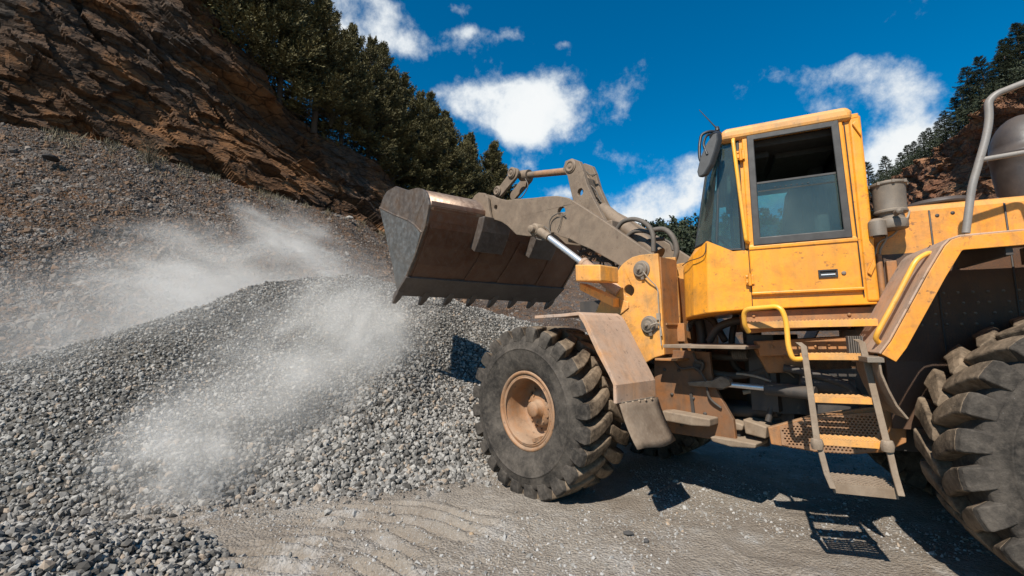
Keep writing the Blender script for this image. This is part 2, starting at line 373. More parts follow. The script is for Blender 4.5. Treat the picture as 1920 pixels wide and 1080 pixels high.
# ------------------------------------------------------------------ wheels
def build_wheel():
    # wheel centre at origin, axle along y, outer side +y
    w = MB()   # rim with dished disc
    w.lathe([(.375, .245), (.378, .262), (.362, .272), (.345, .268), (.340, .25), (.335, .242), (.332, .252), (.318, .256), (.310, .246), (.300, .215), (.292, .20), (.286, .12), (.282, .02), (.255, .0), (.20, -.01), (.195, .01), (.05, .01), (0, .01)], (0, 0, 0), 'y', 56)
    for k in range(20):
        a = 2*pi*k/20; w.lathe([(.013, 0), (.013, .02), (0, .021)], (.225*cos(a), -.004, .225*sin(a)), 'y', 6, smooth=False)
    w.lathe([(.30, .255), (.306, .262), (.314, .258), (.316, .250)], (0, 0, 0), 'y', 56)
    for sx in (-.06, .02): w.box(sx, sx+.035, .17, .225, -.292, -.258)     # valve guard lugs in the rim well
    wheel = w.build('wheel', 'rim', fix=True)
    h = MB(); h.lathe([(.175, .0), (.172, .06), (.15, .085), (.10, .095), (.078, .10), (.074, .17), (.064, .185), (0, .188)], (0, 0, 0), 'y', 36)
    for k in range(10):
        a = 2*pi*k/10+.2; h.lathe([(.011, 0), (.011, .018), (0, .019)], (.135*cos(a), .083, .135*sin(a)), 'y', 6, smooth=False)
    hub = h.build('hub_cap', 'rim', wheel)
    t = MB()
    prof = [(.355, .235), (.372, .262), (.42, .292), (.50, .312), (.575, .318), (.583, .325), (.590, .325), (.597, .316), (.66, .308), (.695, .292), (.708, .26), (.716, .15), (.720, 0)]
    full = prof + [(r, -h2) for r, h2 in prof[::-1][1:]]
    t.lathe(full, (0, 0, 0), 'y', 96)
    NL = 24
    for side in (1, -1):
        for k in range(NL):
            a0 = 2*pi*(k+(.5 if side < 0 else 0))/NL
            wob = random.uniform(-.006, .006)
            # stations: lateral t, top radius, base radius, base lateral, centre shift along the tread, half width
            st = [(.312, .665, .64, .29, 0, .056), (.316, .74, .68, .285, 0, .062), (.308, .782, .70, .265, -.002, .064), (.280, .797, .70, .245, -.008, .064), (.19, .801, .70, .18, -.032, .062), (.10, .803, .70, .10, -.078, .059), (.03, .803, .70, .03, -.122, .052), (-.012, .799, .70, .0, -.140, .040)]
            rings = []
            for (tt, rt, rb, tb, sh, hw) in st:
                ring = []
                for (so, rr, ty) in ((-hw-.010, rb, tb), (-hw, rt-.010, tt), (-hw+.009, rt-.001, tt), (0, rt+.002+wob*.3, tt), (hw-.009, rt-.001, tt), (hw, rt-.010, tt), (hw+.010, rb, tb)):
                    a = a0+(sh+so)/.79*1.0
                    ring.append((rr*cos(a), ty*side, rr*sin(a)))
                rings.append(ring)
            n0 = len(t.f)
            t.loft(rings[:4], 0, cap=True, smooth=False); t.loft(rings[3:], 1, cap=True, smooth=False)
    # lettering-free moulded ring and small ribs on the sidewall
    tyre = t.build('tyre', ['sidewall', 'tread'], wheel, bevel=.006, seg=1)
    return wheel
W0 = build_wheel()
def place_wheel(first, fr, x, y, spin):
    if first: o = W0
    else:
        o = W0.copy(); COL.objects.link(o)
        for ch in list(W0.children):
            c = ch.copy(); COL.objects.link(c); c.parent = o
    o.parent = loader
    p = ff((x, y, WZ)) if fr == 'f' else (x, y, WZ)
    rot = Matrix.Rotation(ART if fr == 'f' else 0, 4, 'Z')
    if y < 0: rot = rot @ Matrix.Rotation(pi, 4, 'Z')
    o.matrix_local = Matrix.Translation(p) @ rot @ Matrix.Rotation(spin, 4, 'Y')
    return o
place_wheel(True, 'f', WB, TR, .35); place_wheel(False, 'f', WB, -TR, .1); place_wheel(False, 'r', -WB, TR, .12); place_wheel(False, 'r', -WB, -TR, .9)

def P(b, name, mats, bevel=0, parent=None, label=None, seg=2):
    return b.build(name, mats, parent or loader, bevel, label, seg)
def arc_pts(P0, P1, P2, n=8):
    P0, P1, P2 = Vector(P0), Vector(P1), Vector(P2)
    return [P0*(1-t)**2+P1*2*t*(1-t)+P2*t*t for t in [i/n for i in range(n+1)]]
def smooth_path(pts, n=6):
    pts = [Vector(p) for p in pts]; out = []
    Q = [pts[0]]+pts+[pts[-1]]
    for i in range(1, len(Q)-2):
        for k in range(n):
            t = k/n; a, b2, c, d = Q[i-1], Q[i], Q[i+1], Q[i+2]
            out.append(.5*((2*b2)+(-a+c)*t+(2*a-5*b2+4*c-d)*t*t+(-a+3*b2-3*c+d)*t**3))
    out.append(pts[-1]); return out
def round_corners(pts, r=.03, n=4):
    pts = [Vector(p) for p in pts]; out = [pts[0]]
    for i in range(1, len(pts)-1):
        a, b2, c = pts[i-1], pts[i], pts[i+1]; d1 = (a-b2); d2 = (c-b2); rr = min(r, d1.length*.45, d2.length*.45)
        out += arc_pts(b2+d1.normalized()*rr, b2, b2+d2.normalized()*rr, n)
    out.append(pts[-1]); return out

# ------------------------------------------------------------------ FRONT FRAME
def front_frame():
    YT = .56
    out = [(1166, 496), (1174, 489), (1185, 482), (1199, 478), (1216, 476), (1233, 475), (1240, 569), (1245, 665), (1226, 671), (1207, 682), (1165, 625), (1100, 612), (1117, 584), (1129, 557), (1139, 537), (1151, 517)]
    c = F3(1179, 545, YT); hole = circle((c.x, c.z), .058, 28)
    b = MB(); b.prism(F2(out, YT), YT-.03, YT, 0, [hole]); 
    # stiffener seam where the boom carrier widens
    seam = F2([(1166, 607), (1156, 585), (1158, 562), (1153, 560), (1150, 590)], YT)
    # back plate of the boom carrier
    p = F2([(1233, 475), (1245, 665)], YT)
    b.box(p[1][0]-.005, p[1][0]+.02, .12, YT-.031, p[1][1], p[0][1]-.02)
    # inner carrier plate and the far pair
    b.prism(F2(out, YT), .22, .25, 0, [hole]); b.prism(F2(out, YT), -.25, -.22, 0, [hole]); b.prism(F2(out, YT), -YT, -YT+.03, 0, [hole])
    b.box(p[1][0]-.005, p[1][0]+.02, -YT+.031, -.12, p[1][1], p[0][1]-.02)
    b.box(1.25, 1.9, -.5, .5, .98, 1.25)
    P(b, 'boom_carrier', 'front_yellow', .006, label=None) if False else b.build('boom_carrier', 'front_yellow', None).__setitem__('x', 1)
def fbuild(b, name, mats, bevel=0, parent=None, label=None, seg=2):
    """front-frame coordinates: move into machine coordinates, then link"""
    b.v = [ff(p) for p in b.v]; return b.build(name, mats, parent or loader, bevel, label, seg)

YT = .56
tw = [(1166, 496), (1174, 489), (1185, 482), (1199, 478), (1216, 476), (1233, 475), (1240, 569), (1245, 665), (1226, 671), (1207, 682), (1165, 625), (1100, 612), (1117, 584), (1129, 557), (1139, 537), (1151, 517)]
c = F3(1179, 545, YT); hole = circle((c.x, c.z), .058, 28)
b = MB()
for y0, y1 in ((YT-.03, YT), (.22, .25), (-.25, -.22), (-YT, -YT+.03)): b.prism(F2(tw, YT), y0, y1, 0, [hole])
p = F2([(1233, 475), (1245, 665)], YT)
bp = (p[1][0], p[0][1], p[1][1])
carrier = fbuild(b, 'boom_carrier', 'front_yellow', .006)
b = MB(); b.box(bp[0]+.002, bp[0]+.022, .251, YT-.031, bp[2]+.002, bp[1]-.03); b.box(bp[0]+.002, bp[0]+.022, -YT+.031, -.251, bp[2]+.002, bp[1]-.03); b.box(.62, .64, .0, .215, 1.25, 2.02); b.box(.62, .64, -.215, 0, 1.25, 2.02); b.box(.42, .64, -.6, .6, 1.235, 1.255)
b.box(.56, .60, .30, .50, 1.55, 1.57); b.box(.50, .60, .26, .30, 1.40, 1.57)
fbuild(b, 'carrier_back_panel', 'orange_brown', .003)  # darker orange than the carrier plates, its shade painted in
# pin end caps and their greasy collars, grease lines
for (px, py, r) in ((1203, 506, .072), (1218, 610, .072)):
    q = F3(px, py, YT); b = MB()
    b.lathe([(r*1.25, .001), (r*1.22, .008), (r, .012), (r, .03), (r*.92, .038), (r*.6, .036), (r*.55, .048), (r*.2, .05), (r*.18, .07), (0, .072)], (q.x, YT, q.z), 'y', 28)
    b.box(q.x-.035, q.x-.005, YT, YT+.03, q.z-r*1.35, q.z-r*.6)
    fbuild(b, 'pin_cap', 'canister', .002)
b = MB()
b.tube(smooth_path([F3(1205, 508, YT+.07), F3(1216, 522, YT+.05), F3(1232, 540, YT+.02), F3(1234, 560, YT+.02), F3(1236, 590, YT+.02), F3(1238, 625, YT+.02), F3(1240, 648, YT+.03)]), .006, seg=6)
b.tube(smooth_path([F3(1220, 610, YT+.07), F3(1232, 606, YT+.05), F3(1238, 614, YT+.02), F3(1240, 630, YT+.03)]), .008, seg=6)
b.box(*sorted((F3(1235, 582, YT).x-.02, F3(1235, 582, YT).x+.015)), YT, YT+.02, 1.60, 1.66)
fbuild(b, 'grease_line', 'cable')
# lamp box on its bracket, in front of the carrier
q = F2([(1075, 494), (1097, 491), (1124, 494), (1127, 524), (1103, 530), (1076, 527)], .98)
b = MB(); b.prism(F2([(1078, 496), (1125, 496), (1126, 527), (1079, 527)], 1.0), .72, 1.0, 0); 
lamp = fbuild(b, 'headlight_box', 'front_yellow', .012)
b = MB(); f0 = F2([(1078, 496), (1079, 527)], 1.0); b.box(f0[0][0], f0[0][0]+.02, .79, .94, f0[1][1]+.05, f0[0][1]-.04)
fbuild(b, 'headlight', 'mirror', .004, lamp)
b = MB(); a0 = F3(1101, 530, .86); a1 = F3(1160, 566, YT+.03); hgt = .045
b.loft([[(a0.x+.05, .80, a0.z), (a0.x+.05, .92, a0.z), (a0.x+.05, .92, a0.z-.07), (a0.x+.05, .80, a0.z-.07)], [(a1.x, YT+.001, a1.z+.035), (a1.x-.0, YT+.12, a1.z+.03), (a1.x, YT+.12, a1.z-.055), (a1.x, YT+.001, a1.z-.055)]])
b.prism(F2([(1157, 560), (1173, 566), (1173, 577), (1157, 590)], YT+.06), YT+.001, YT+.015)
fbuild(b, 'headlight_bracket', 'front_yellow', .005)

# fenders and mud flaps (near and mirrored far)
fen = F2([(1004, 592), (1060, 588), (1086, 585), (1094, 590), (1101, 601), (1126, 655), (1150, 706), (1157, 722), (1158, 757)], 1.345)
b = MB()
for s in (1, -1):
    b.strip(fen, .80*s, 1.345*s, .010*1)
    fl = [(x, z) for x, z in fen]
    b.prism_quads(fl, [(x-(.022 if i > 3 else 0)*0+(.03 if i > 2 else 0), z-(.028 if i < 6 else 0)) for i, (x, z) in enumerate(fl)], 1.345*s, 1.357*s, 0, None)
fender = fbuild(b, 'front_fender', 'pink_dust', .004)
fe = fen[-1]
b = MB()
for s in (1, -1):
    zz = fe[1]; b.box(fe[0]-.014, fe[0]-.002, .86*s if s > 0 else -1.30, 1.30 if s > 0 else -.86, zz-.02, zz+.01)
fbuild(b, 'flap_clamp', 'canister', .002, fender)
for k in range(5):
    b = MB(); b.lathe([(.012, 0), (.012, -.012), (0, -.014)], (fe[0]-.015, .90+.09*k, fe[1]-.005), 'x', 6); fbuild(b, 'clamp_bolt', 'tan_dirt', 0, fender)
b = MB(); n = 7
def flap_pt(u, v, s):   # u across, v down
    x = fe[0]-.012+(-.10*v-.05*v*v)*1.0; y = (.80+.545*u)*s; z = fe[1]-.33*v-.015*sin(u*5)*v; return (x+.008*sin(u*6+v*2), y, z)
for s in (1, -1):
    rows = [[flap_pt(u/6, v/n, s) for u in range(7)] for v in range(n+1)]
    V = [q for r in rows for q in r]; V2 = [(x-.009, y, z) for x, y, z in V]; k = 7; nv = len(V)
    F = [(i*k+j, i*k+j+1, (i+1)*k+j+1, (i+1)*k+j) for i in range(n) for j in range(6)]
    F2_ = [tuple(i+nv for i in reversed(f)) for f in F]
    rim = [0*k+j for j in range(7)]+[i*k+6 for i in range(1, n+1)]+[n*k+j for j in range(5, -1, -1)]+[i*k for i in range(n-1, 0, -1)]
    b.add(V+V2, F+F2_+[(rim[i], rim[(i+1) % len(rim)], rim[(i+1) % len(rim)]+nv, rim[i]+nv) for i in range(len(rim))], 0, True)
fbuild(b, 'mud_flap', 'flap', 0, fender)

# front frame body (side plates, axle housing, lower bar)
fb = F2([(1226, 655), (1330, 660), (1334, 700), (1345, 735), (1375, 787), (1380, 828), (1337, 824), (1260, 812), (1228, 790)], .40)
b = MB()
for y0, y1 in ((.36, .40), (-.40, -.36)): b.prism(fb, y0, y1)
b.box(.75, .8, -.355, .355, .75, 1.5); b.box(.4, 1.9, -.3, .3, .62, .70); b.box(1.9, 1.95, -.3, .3, .62, 1.2)
fbuild(b, 'front_frame', 'shaded_grimy_orange', .005)
b = MB()
for x_, z_ in ((.66, 1.14), (.52, 1.14), (.60, .92), (.40, .90), (.30, .78), (.70, .66), (.52, .66)): b.lathe([(.016, 0), (.015, .012), (0, .014)], (x_, .40, z_), 'y', 6)
g = F2([(1294, 738), (1299, 737), (1306, 790), (1300, 790)], .40); b.prism(g, .401, .415)
c_ = F3(1311, 685, .40); b.lathe([(.055, .001), (.055, .012), (.045, .014), (.04, .004), (0, .004)], (c_.x, .40, c_.z), 'y', 20)
b.tube(smooth_path([F3(1262, 672, .44), F3(1276, 690, .45), F3(1304, 690, .45), F3(1322, 712, .45), F3(1330, 745, .44), F3(1352, 765, .42)]), .011, seg=7)
b.tube(smooth_path([F3(1300, 662, .44), F3(1306, 676, .46), F3(1318, 682, .45), F3(1312, 700, .44)]), .014, seg=7)
fbuild(b, 'frame_fittings', 'dark')
b = MB(); b.tube([(WB, -TR+.1, WZ), (WB, -.3, WZ), (WB, .3, WZ), (WB, TR-.1, WZ)], [.15, .19, .19, .15], seg=20); b.lathe([(.0, -.26), (.2, -.2), (.27, 0), (.2, .2), (0, .26)], (WB, 0, WZ), 'y', 24)
fbuild(b, 'front_axle', 'dark')
b = MB()
g = F2([(1236, 771), (1252, 770), (1335, 785), (1335, 799), (1300, 797), (1240, 786)], .52); b.prism(g, .401, .56)
g = F2([(1330, 818), (1380, 826), (1418, 833), (1416, 841), (1370, 838), (1335, 828)], .46); b.prism(g, .2, .46)
fbuild(b, 'side_step_bar', 'tan_dirt', .01)
b = MB()
g = F2([(1292, 716), (1340, 713), (1355, 705), (1370, 711), (1374, 722), (1360, 728), (1296, 723)], .42); b.prism(g, .38, .46)
fbuild(b, 'steering_bracket', 'tan_dirt', .008)
b = MB(); b.tube([F3(1355, 720, .42), F3(1440, 728, .42)], .022, seg=14); so = fbuild(b, 'steering_rod', 'chrome')
b = MB(); b.tube([F3(1436, 728, .42), F3(1530, 738, .42)], .05, seg=16); b.lathe([(0, -.035), (.055, -.03), (.055, .03), (0, .035)], tuple(F3(1352, 718, .42)), 'y', 16)
fbuild(b, 'steering_cylinder', 'dark', .002)
# deck strip between the carriers and the cab, with clutter of hoses in the joint
b = MB(); g = F2([(1243, 646), (1400, 649), (1400, 655), (1243, 652)], .80); b.prism(g, .1, .80)
fbuild(b, 'joint_deck', 'tan_dirt', .003)
b = MB()
for (p0, p1, p2, p3, y, r) in (((1300, 660), (1310, 690), (1380, 705), (1450, 690), .3, .03), ((1330, 640), (1350, 612), (1400, 600), (1450, 615), .25, .035), ((1335, 668), (1400, 672), (1450, 665), (1490, 640), .2, .028),
    ((1300, 655), (1305, 675), (1318, 690), (1312, 705), .36, .022), ((1320, 745), (1350, 765), (1400, 772), (1460, 770), .2, .05), ((1340, 756), (1390, 778), (1440, 790), (1470, 795), .1, .045), ((1380, 590), (1372, 640), (1380, 690), (1450, 720), .0, .03),
    ((1290, 620), (1300, 600), (1330, 595), (1360, 640), .1, .03), ((1440, 650), (1436, 690), (1450, 740), (1440, 790), .3, .025), ((1310, 600), (1316, 640), (1300, 700), (1310, 760), .05, .05)):
    b.tube(smooth_path([F3(*p0, y), F3(*p1, y), F3(*p2, y-.03), F3(*p3, y)], 5), r, seg=8)
b.box(-.3, .42, -.2, .12, .62, .84); b.box(.06, .36, -.28, .30, .56, .66); b.box(-.25, -.05, -.3, .3, .84, 1.45)
b.tube([(0.02, 0, .5), (0.02, 0, 1.5)], .075, seg=16)
fbuild(b, 'joint_hoses', 'dark')
b = MB()
g = F2([(1395, 785), (1425, 795), (1440, 800), (1438, 822), (1400, 812)], .35); b.prism(g, .1, .38)
g = F2([(1345, 790), (1376, 788), (1398, 796), (1395, 806), (1350, 805)], .3); b.prism(g, -.1, .34)
fbuild(b, 'lower_hitch', 'tan_dirt', .01)
b = MB()
for k in range(7): b.lathe([(.028, k*.017), (.04, k*.017+.005), (.04, k*.017+.01), (.028, k*.017+.016)], tuple(F3(1402, 665, .38)), 'x', 14, xf=None)
fbuild(b, 'bellows', 'hose')

# ------------------------------------------------------------------ BOOM
arm = [(912, 364), (920, 366), (935, 372), (950, 375), (972, 373), (998, 371), (1024, 368), (1045, 367), (1062, 370), (1080, 380), (1128, 411), (1226, 478), (1236, 500), (1222, 520), (1200, 522), (1167, 501), (1137, 484), (1105, 466), (1083, 457), (1068, 448), (1052, 444), (1037, 436), (1010, 441), (990, 443), (968, 440), (952, 424), (940, 416), (924, 411), (918, 400), (913, 384)]
def arm_mesh(y0, y1):
    ref = .50; h1 = F3(929, 389, ref); h2 = F3(1052, 397, ref)
    b = MB(); b.prism(F2(arm, ref), y0, y1, 0, [circle((h1.x, h1.z), .035, 16), circle((h2.x, h2.z), .06, 20)]); return b
A1 = fbuild(arm_mesh(.44, .50), 'boom_arm', 'boom', .008)
A2 = fbuild(arm_mesh(-.50, -.44), 'boom_arm', 'boom', .008)
# cross tube / box between the arms
q = F3(1085, 425, .5); b = MB()
b.box(q.x-.16, q.x+.22, -.438, .438, q.z-.13, q.z+.10); b.box(q.x-.30, q.x-.16, -.30, .30, q.z-.22, q.z+.05)
for yy in (-.16, -.12, .12, .16): pass
fbuild(b, 'boom_cross_box', 'boom', .012)
# lever stand: two plates rising from the cross box to the lever pin
lev = [(1060, 302), (1072, 297), (1086, 302), (1092, 316), (1100, 345), (1112, 372), (1126, 398), (1135, 415), (1100, 412), (1082, 390), (1074, 375), (1068, 350), (1064, 330), (1055, 318)]
b = MB()
lh = circle(tuple(F2([(1088, 360)], .25)[0]), .045, 14)
for y0, y1 in ((.19, .25), (-.05, .01)): b.prism(F2(lev, .25), y0, y1, 0, [lh] if y0 > 0 else [])
q = F3(1092, 380, .25); b.box(q.x-.02, q.x+.03, -.0, .19, q.z-.15, q.z+.32)
fbuild(b, 'tilt_lever', 'boom', .012)
def boss(px, py, y, r, w, name='pin_boss'):
    q = F3(px, py, y); b = MB()
    b.lathe([(0, w), (r*.28, w), (r*.3, w-.008), (r*.55, w-.008), (r*.58, w), (r*.8, w), (r*.84, w-.01), (r, w-.014), (r, -w+.01), (0, -w)], (q.x, y, q.z), 'y', 28)
    return b, q
for px, py, y, r, w in ((1073, 313, .22, .085, .055), (963, 325, .22, .078, .06), (936, 359, .22, .072, .06), (904, 375, .45, .07, .10), (1073, 313, -.02, .085, .05), (963, 325, -.04, .075, .05)):
    bb, q = boss(px, py, y, r, w); fbuild(bb, 'pin_boss', 'boom', .003)
# link between bucket and lever rod
b = MB()
def bar(b, A, B, r0, r1, y0, y1):
    A = Vector(A); B = Vector(B); d = (B-A).normalized(); nn = Vector((-d.y, d.x)); pts = []
    for i in range(9):
        a = pi/2+pi*i/8; pts.append(A+(d*cos(a)+nn*sin(a))*r0)
    for i in range(9):
        a = -pi/2+pi*i/8; pts.append(B+(d*cos(a)+nn*sin(a))*r1)
    b.prism([(p_.x, p_.y) for p_ in pts], y0, y1)
la, lb, lc = F2([(936, 359)], .25)[0], F2([(963, 325)], .25)[0], F2([(1073, 313)], .25)[0]
bar(b, la, lb, .07, .08, .20, .245); bar(b, la, lb, .07, .08, -.06, -.015)
fbuild(b, 'bucket_link', 'boom', .008)
b = MB(); A = Vector((lb[0]-.0, .10, lb[1])); B = Vector((lc[0], .10, lc[1])); d = (B-A).normalized()
b.tube([A, A+d*.16], .075, seg=16); fbuild(b, 'rod_end', 'boom', .004)
b = MB(); b.tube([A+d*.12, B-d*.02], .044, seg=18); fbuild(b, 'tilt_rod', M['bucket_top'] if False else 'boom')
b = MB(); b.tube([A+d*.30, B-d*.10], .0455, seg=18, caps=False); fbuild(b, 'tilt_rod_sleeve', 'rim')
# tilt cylinder behind, running from the lever top down to the carrier
b = MB(); A = F3(1100, 330, .1); Bq = F3(1270, 520, .0)
b.tube([F3(1090, 322, .08), F3(1105, 345, .08)], .05, seg=14); b.tube([F3(1128, 392, .05), F3(1235, 478, .05)], .085, seg=18)
fbuild(b, 'tilt_cylinder', 'boom', .003)
# bucket pivot brackets
b = MB()
hb = [(890, 366), (897, 361), (908, 362), (914, 370), (917, 395), (920, 409), (903, 412), (899, 395), (892, 380), (882, 378)]
for y in (.52, .36, -.40, -.56): b.prism(F2(hb, .56), y, y+.04)
fbuild(b, 'pivot_bracket', 'boom', .006)
# boom hoses
b = MB()
for (pts, y, r) in ((((1155, 432), (1168, 416), (1190, 411), (1212, 420), (1224, 440), (1225, 472)), .28, .024), (((1172, 446), (1190, 434), (1212, 434), (1228, 442)), .2, .022), (((1222, 432), (1245, 430), (1262, 445), (1269, 470), (1263, 492)), .2, .026), (((1200, 460), (1220, 450), (1245, 448)), .1, .02), (((1185, 452), (1205, 440), (1225, 452)), .05, .02), (((1235, 446), (1256, 455), (1262, 470)), .0, .012)):
    b.tube(smooth_path([F3(x, y_, y) for x, y_ in pts]), r, seg=10)
fbuild(b, 'boom_hose', 'hose')
b = MB()
for (pts, y, r) in ((((985, 335), (990, 348), (984, 362), (975, 372), (962, 374)), .26, .007), (((1031, 437), (1030, 418), (1037, 405), (1052, 399), (1060, 404)), .53, .007), (((1054, 402), (1050, 420), (1045, 432)), .52, .005), (((1002, 438), (1004, 446), (1016, 450), (1029, 446), (1032, 435), (1020, 424)), .60, .007),
                    (((1100, 322), (1108, 328), (1118, 326), (1110, 331)), .1, .008), (((1105, 345), (1118, 358), (1122, 370), (1128, 380)), .1, .008), (((1116, 362), (1126, 372), (1119, 384)), .08, .006)):
    b.tube(smooth_path([F3(x, y_, y) for x, y_ in pts]), r, seg=6)
fbuild(b, 'grease_hose', 'hose')
# lift cylinder: boss, chrome rod, barrel
YL = .60
bb, q = boss(1009, 432, .56, .075, .085); bb.lathe([(.045, .08), (.045, .13), (.03, .14), (0, .14)], (q.x, .56, q.z), 'y', 18); fbuild(bb, 'lift_pin', 'tan_dirt', .003)
A = F3(1022, 440, YL); B = F3(1094, 494, YL); C2 = F3(1162, 548, YL-.06); A0 = F3(1012, 434, YL)
b = MB(); b.tube([A, B, B+(B-A)*.2], .034, seg=20); rod = fbuild(b, 'lift_rod', 'chrome')
b = MB(); b.tube([A0, A+(B-A)*.12], .05, seg=16); fbuild(b, 'rod_eye', 'tan_dirt', .003)
b = MB(); b.tube([B-(B-A)*.02, B+(C2-B)*.04, B+(C2-B)*.041, C2], [.066, .066, .06, .06], seg=22); fbuild(b, 'lift_cylinder', 'grey_pipe' if False else 'pink_dust', .002)
# valves and pipes under the boom near the carrier
b = MB()
for i in range(26):
    x0, y0 = random.uniform(1105, 1165), random.uniform(462, 505); 
    if y0 < 455+(x0-1100)*.35: y0 += 22
    yy = random.uniform(-.35, .30); q = F3(x0, y0, yy); q2 = q+Vector((random.uniform(-.2, .2), random.uniform(-.12, .12), random.uniform(-.12, .12))); m_ = (q+q2)/2+Vector((0, 0, random.uniform(-.06, .08)))
    b.tube(arc_pts(q, m_, q2, 5), random.uniform(.008, .022), seg=7)
b.box(1.3, 1.7, -.35, .35, 1.55, 1.85)
fbuild(b, 'boom_valves', 'dark')

# ------------------------------------------------------------------ BUCKET
YB = 1.40
def shear(p): return (p[0]+(p[1]-YB)*.092, p[1], p[2])
def bbuild(b, name, mats, bevel=0, parent=None, label=None):
    b.v = [shear(p) for p in b.v]; return fbuild(b, name, mats, bevel, parent, label)
shell = F2([(770, 357), (781, 353.5), (790, 355), (797, 360), (801, 368), (803.5, 378), (803, 392), (799, 412), (793, 433), (778, 478), (760, 522), (751, 538)], YB)
b = MB(); b.strip(shell[:7], -YB+.03, YB-.035, .03, 1, smooth=True); b.strip(shell[6:], -YB+.03, YB-.035, .03, 0)
bucket = bbuild(b, 'bucket', ['bucket_shell', 'bucket_top'])
endp = [(711.5, 390), (719, 368), (726, 358), (742, 349), (756, 354), (765, 356.5), (781, 352), (791, 354), (798, 360), (802, 370), (804, 384), (798, 423), (778, 481), (761, 523), (744, 545), (736, 500), (719, 423)]
e2 = F2(endp, YB)
for y0, y1 in ((YB-.034, YB), (-YB, -YB+.034)):
    b = MB(); b.prism(e2, y0, y1)
    if y0 > 0:
        b.prism(F2([(712.5, 391), (737, 403), (765, 414), (777, 423), (789, 438), (777, 480), (760, 522), (745, 543), (737, 500), (720, 423)], YB), YB+.0005, YB+.008, 1)
        rib = F2([(711.5, 389), (737, 402), (765, 413), (777, 422), (790, 436)], YB+.01)
        b.tube([(x, YB+.002, z) for x, z in rib], .016, seg=6)
        b.tube([(x, YB-.004, z) for x, z in F2([(797, 372), (786, 395), (778, 420)], YB)], .012, seg=6)
        b.tube([(x, YB-.004, z) for x, z in F2([(761, 519), (778, 479), (797, 422), (803, 388)], YB)], .016, seg=6)
    bbuild(b, 'end_plate', ['bucket_side', 'bucket_low'], .006, bucket, 'worn grey steel end plate')
# cutting edge
ce = F2([(763, 519), (742, 553)], YB); dx, dz = ce[1][0]-ce[0][0], ce[1][1]-ce[0][1]; ln = math.hypot(dx, dz); ux, uz = dx/ln, dz/ln; nx, nz_ = uz, -ux
if nx > 0: nx, nz_ = -nx, -nz_
b = MB(); b.prism([(ce[0][0]+nx*.012, ce[0][1]+nz_*.012), (ce[1][0]+nx*.012, ce[1][1]+nz_*.012), (ce[1][0]-nx*.02, ce[1][1]-nz_*.02), (ce[0][0]-nx*.035, ce[0][1]-nz_*.035)], -YB-.012, YB+.012)
bbuild(b, 'cutting_edge', 'edge_steel', .004, bucket)
for k in range(8):
    y = YB-.03-(2*YB-.06)*k/7; b = MB(); w0 = .05 if k else .045
    base = Vector((ce[1][0], ce[1][1])); d2 = Vector((ux*.7, uz*1.0)).normalized()
    t1 = base+d2*random.uniform(.155, .175); bk = base-Vector((ux, uz))*.10; n2 = Vector((nx, nz_))
    ring = lambda c_, w, h0, h1: [(c_.x+n2.x*h0, y-w, c_.y+n2.y*h0), (c_.x+n2.x*h0, y+w, c_.y+n2.y*h0), (c_.x-n2.x*h1, y+w, c_.y-n2.y*h1), (c_.x-n2.x*h1, y-w, c_.y-n2.y*h1)]
    b.loft([ring(bk, w0*.8, .016, .03), ring(base-Vector((ux, uz))*.02, w0, .035, .04), ring(base+d2*.05, w0*.92, .035, .035), ring(t1, w0*.55, .004, .02)])
    bbuild(b, 'tooth', 'edge_steel', .006, bucket)
# wear plates, hinge blocks and rolled corner strips on the shell
def on_shell(t, out=0.0):
    S = [Vector(p_) for p_ in shell]; L_ = [0]
    for i in range(1, len(S)): L_.append(L_[-1]+(S[i]-S[i-1]).length)
    d = t*L_[-1]
    for i in range(1, len(S)):
        if L_[i] >= d-1e-9:
            u = (d-L_[i-1])/(L_[i]-L_[i-1]); p_ = S[i-1].lerp(S[i], u); tt = (S[i]-S[i-1]).normalized(); nn = Vector((tt.y, -tt.x)); 
            if nn.x > 0: nn = -nn
            return p_+nn*out
def on_shell_patch(b, y0, y1, t0, t1, th, skew=0.0, n=4):
    A_ = [on_shell(t0+(t1-t0)*i/n, .001) for i in range(n+1)]; B_ = [on_shell(t0+(t1-t0)*i/n, th) for i in range(n+1)]
    V = []; 
    for yi, y in enumerate((y0, y1)):
        for L_ in (A_, B_):
            for i, p_ in enumerate(L_): V.append((p_.x, y+skew*i/n, p_.y))
    m_ = n+1; I = lambda yi, li, i: yi*2*m_+li*m_+i; F = []
    for i in range(n): F += [(I(0, 1, i), I(1, 1, i), I(1, 1, i+1), I(0, 1, i+1)), (I(0, 0, i), I(0, 1, i), I(0, 1, i+1), I(0, 0, i+1)), (I(1, 0, i), I(1, 0, i+1), I(1, 1, i+1), I(1, 1, i)), (I(0, 0, i), I(0, 0, i+1), I(1, 0, i+1), I(1, 0, i))]
    F += [(I(0, 0, 0), I(1, 0, 0), I(1, 1, 0), I(0, 1, 0)), (I(0, 0, n), I(0, 1, n), I(1, 1, n), I(1, 0, n))]
    b.add(V, F)
b = MB()
on_shell_patch(b, .70, 1.33, .34, .92, .012); on_shell_patch(b, -.02, .42, .50, .92, .014, .12); on_shell_patch(b, -.62, -.12, .50, .92, .014, .1); on_shell_patch(b, -1.34, -.78, .36, .92, .012)
on_shell_patch(b, -YB+.03, YB-.04, .30, .335, .010)
bbuild(b, 'wear_plate', 'bucket_shell', .004, bucket)
for y0, y1 in ((.20, .66), (-.72, -.28)):
    b = MB(); on_shell_patch(b, y0, y1, .36, .60, .13, 0, 3); bbuild(b, 'hinge_block', 'edge_steel', .012, bucket)

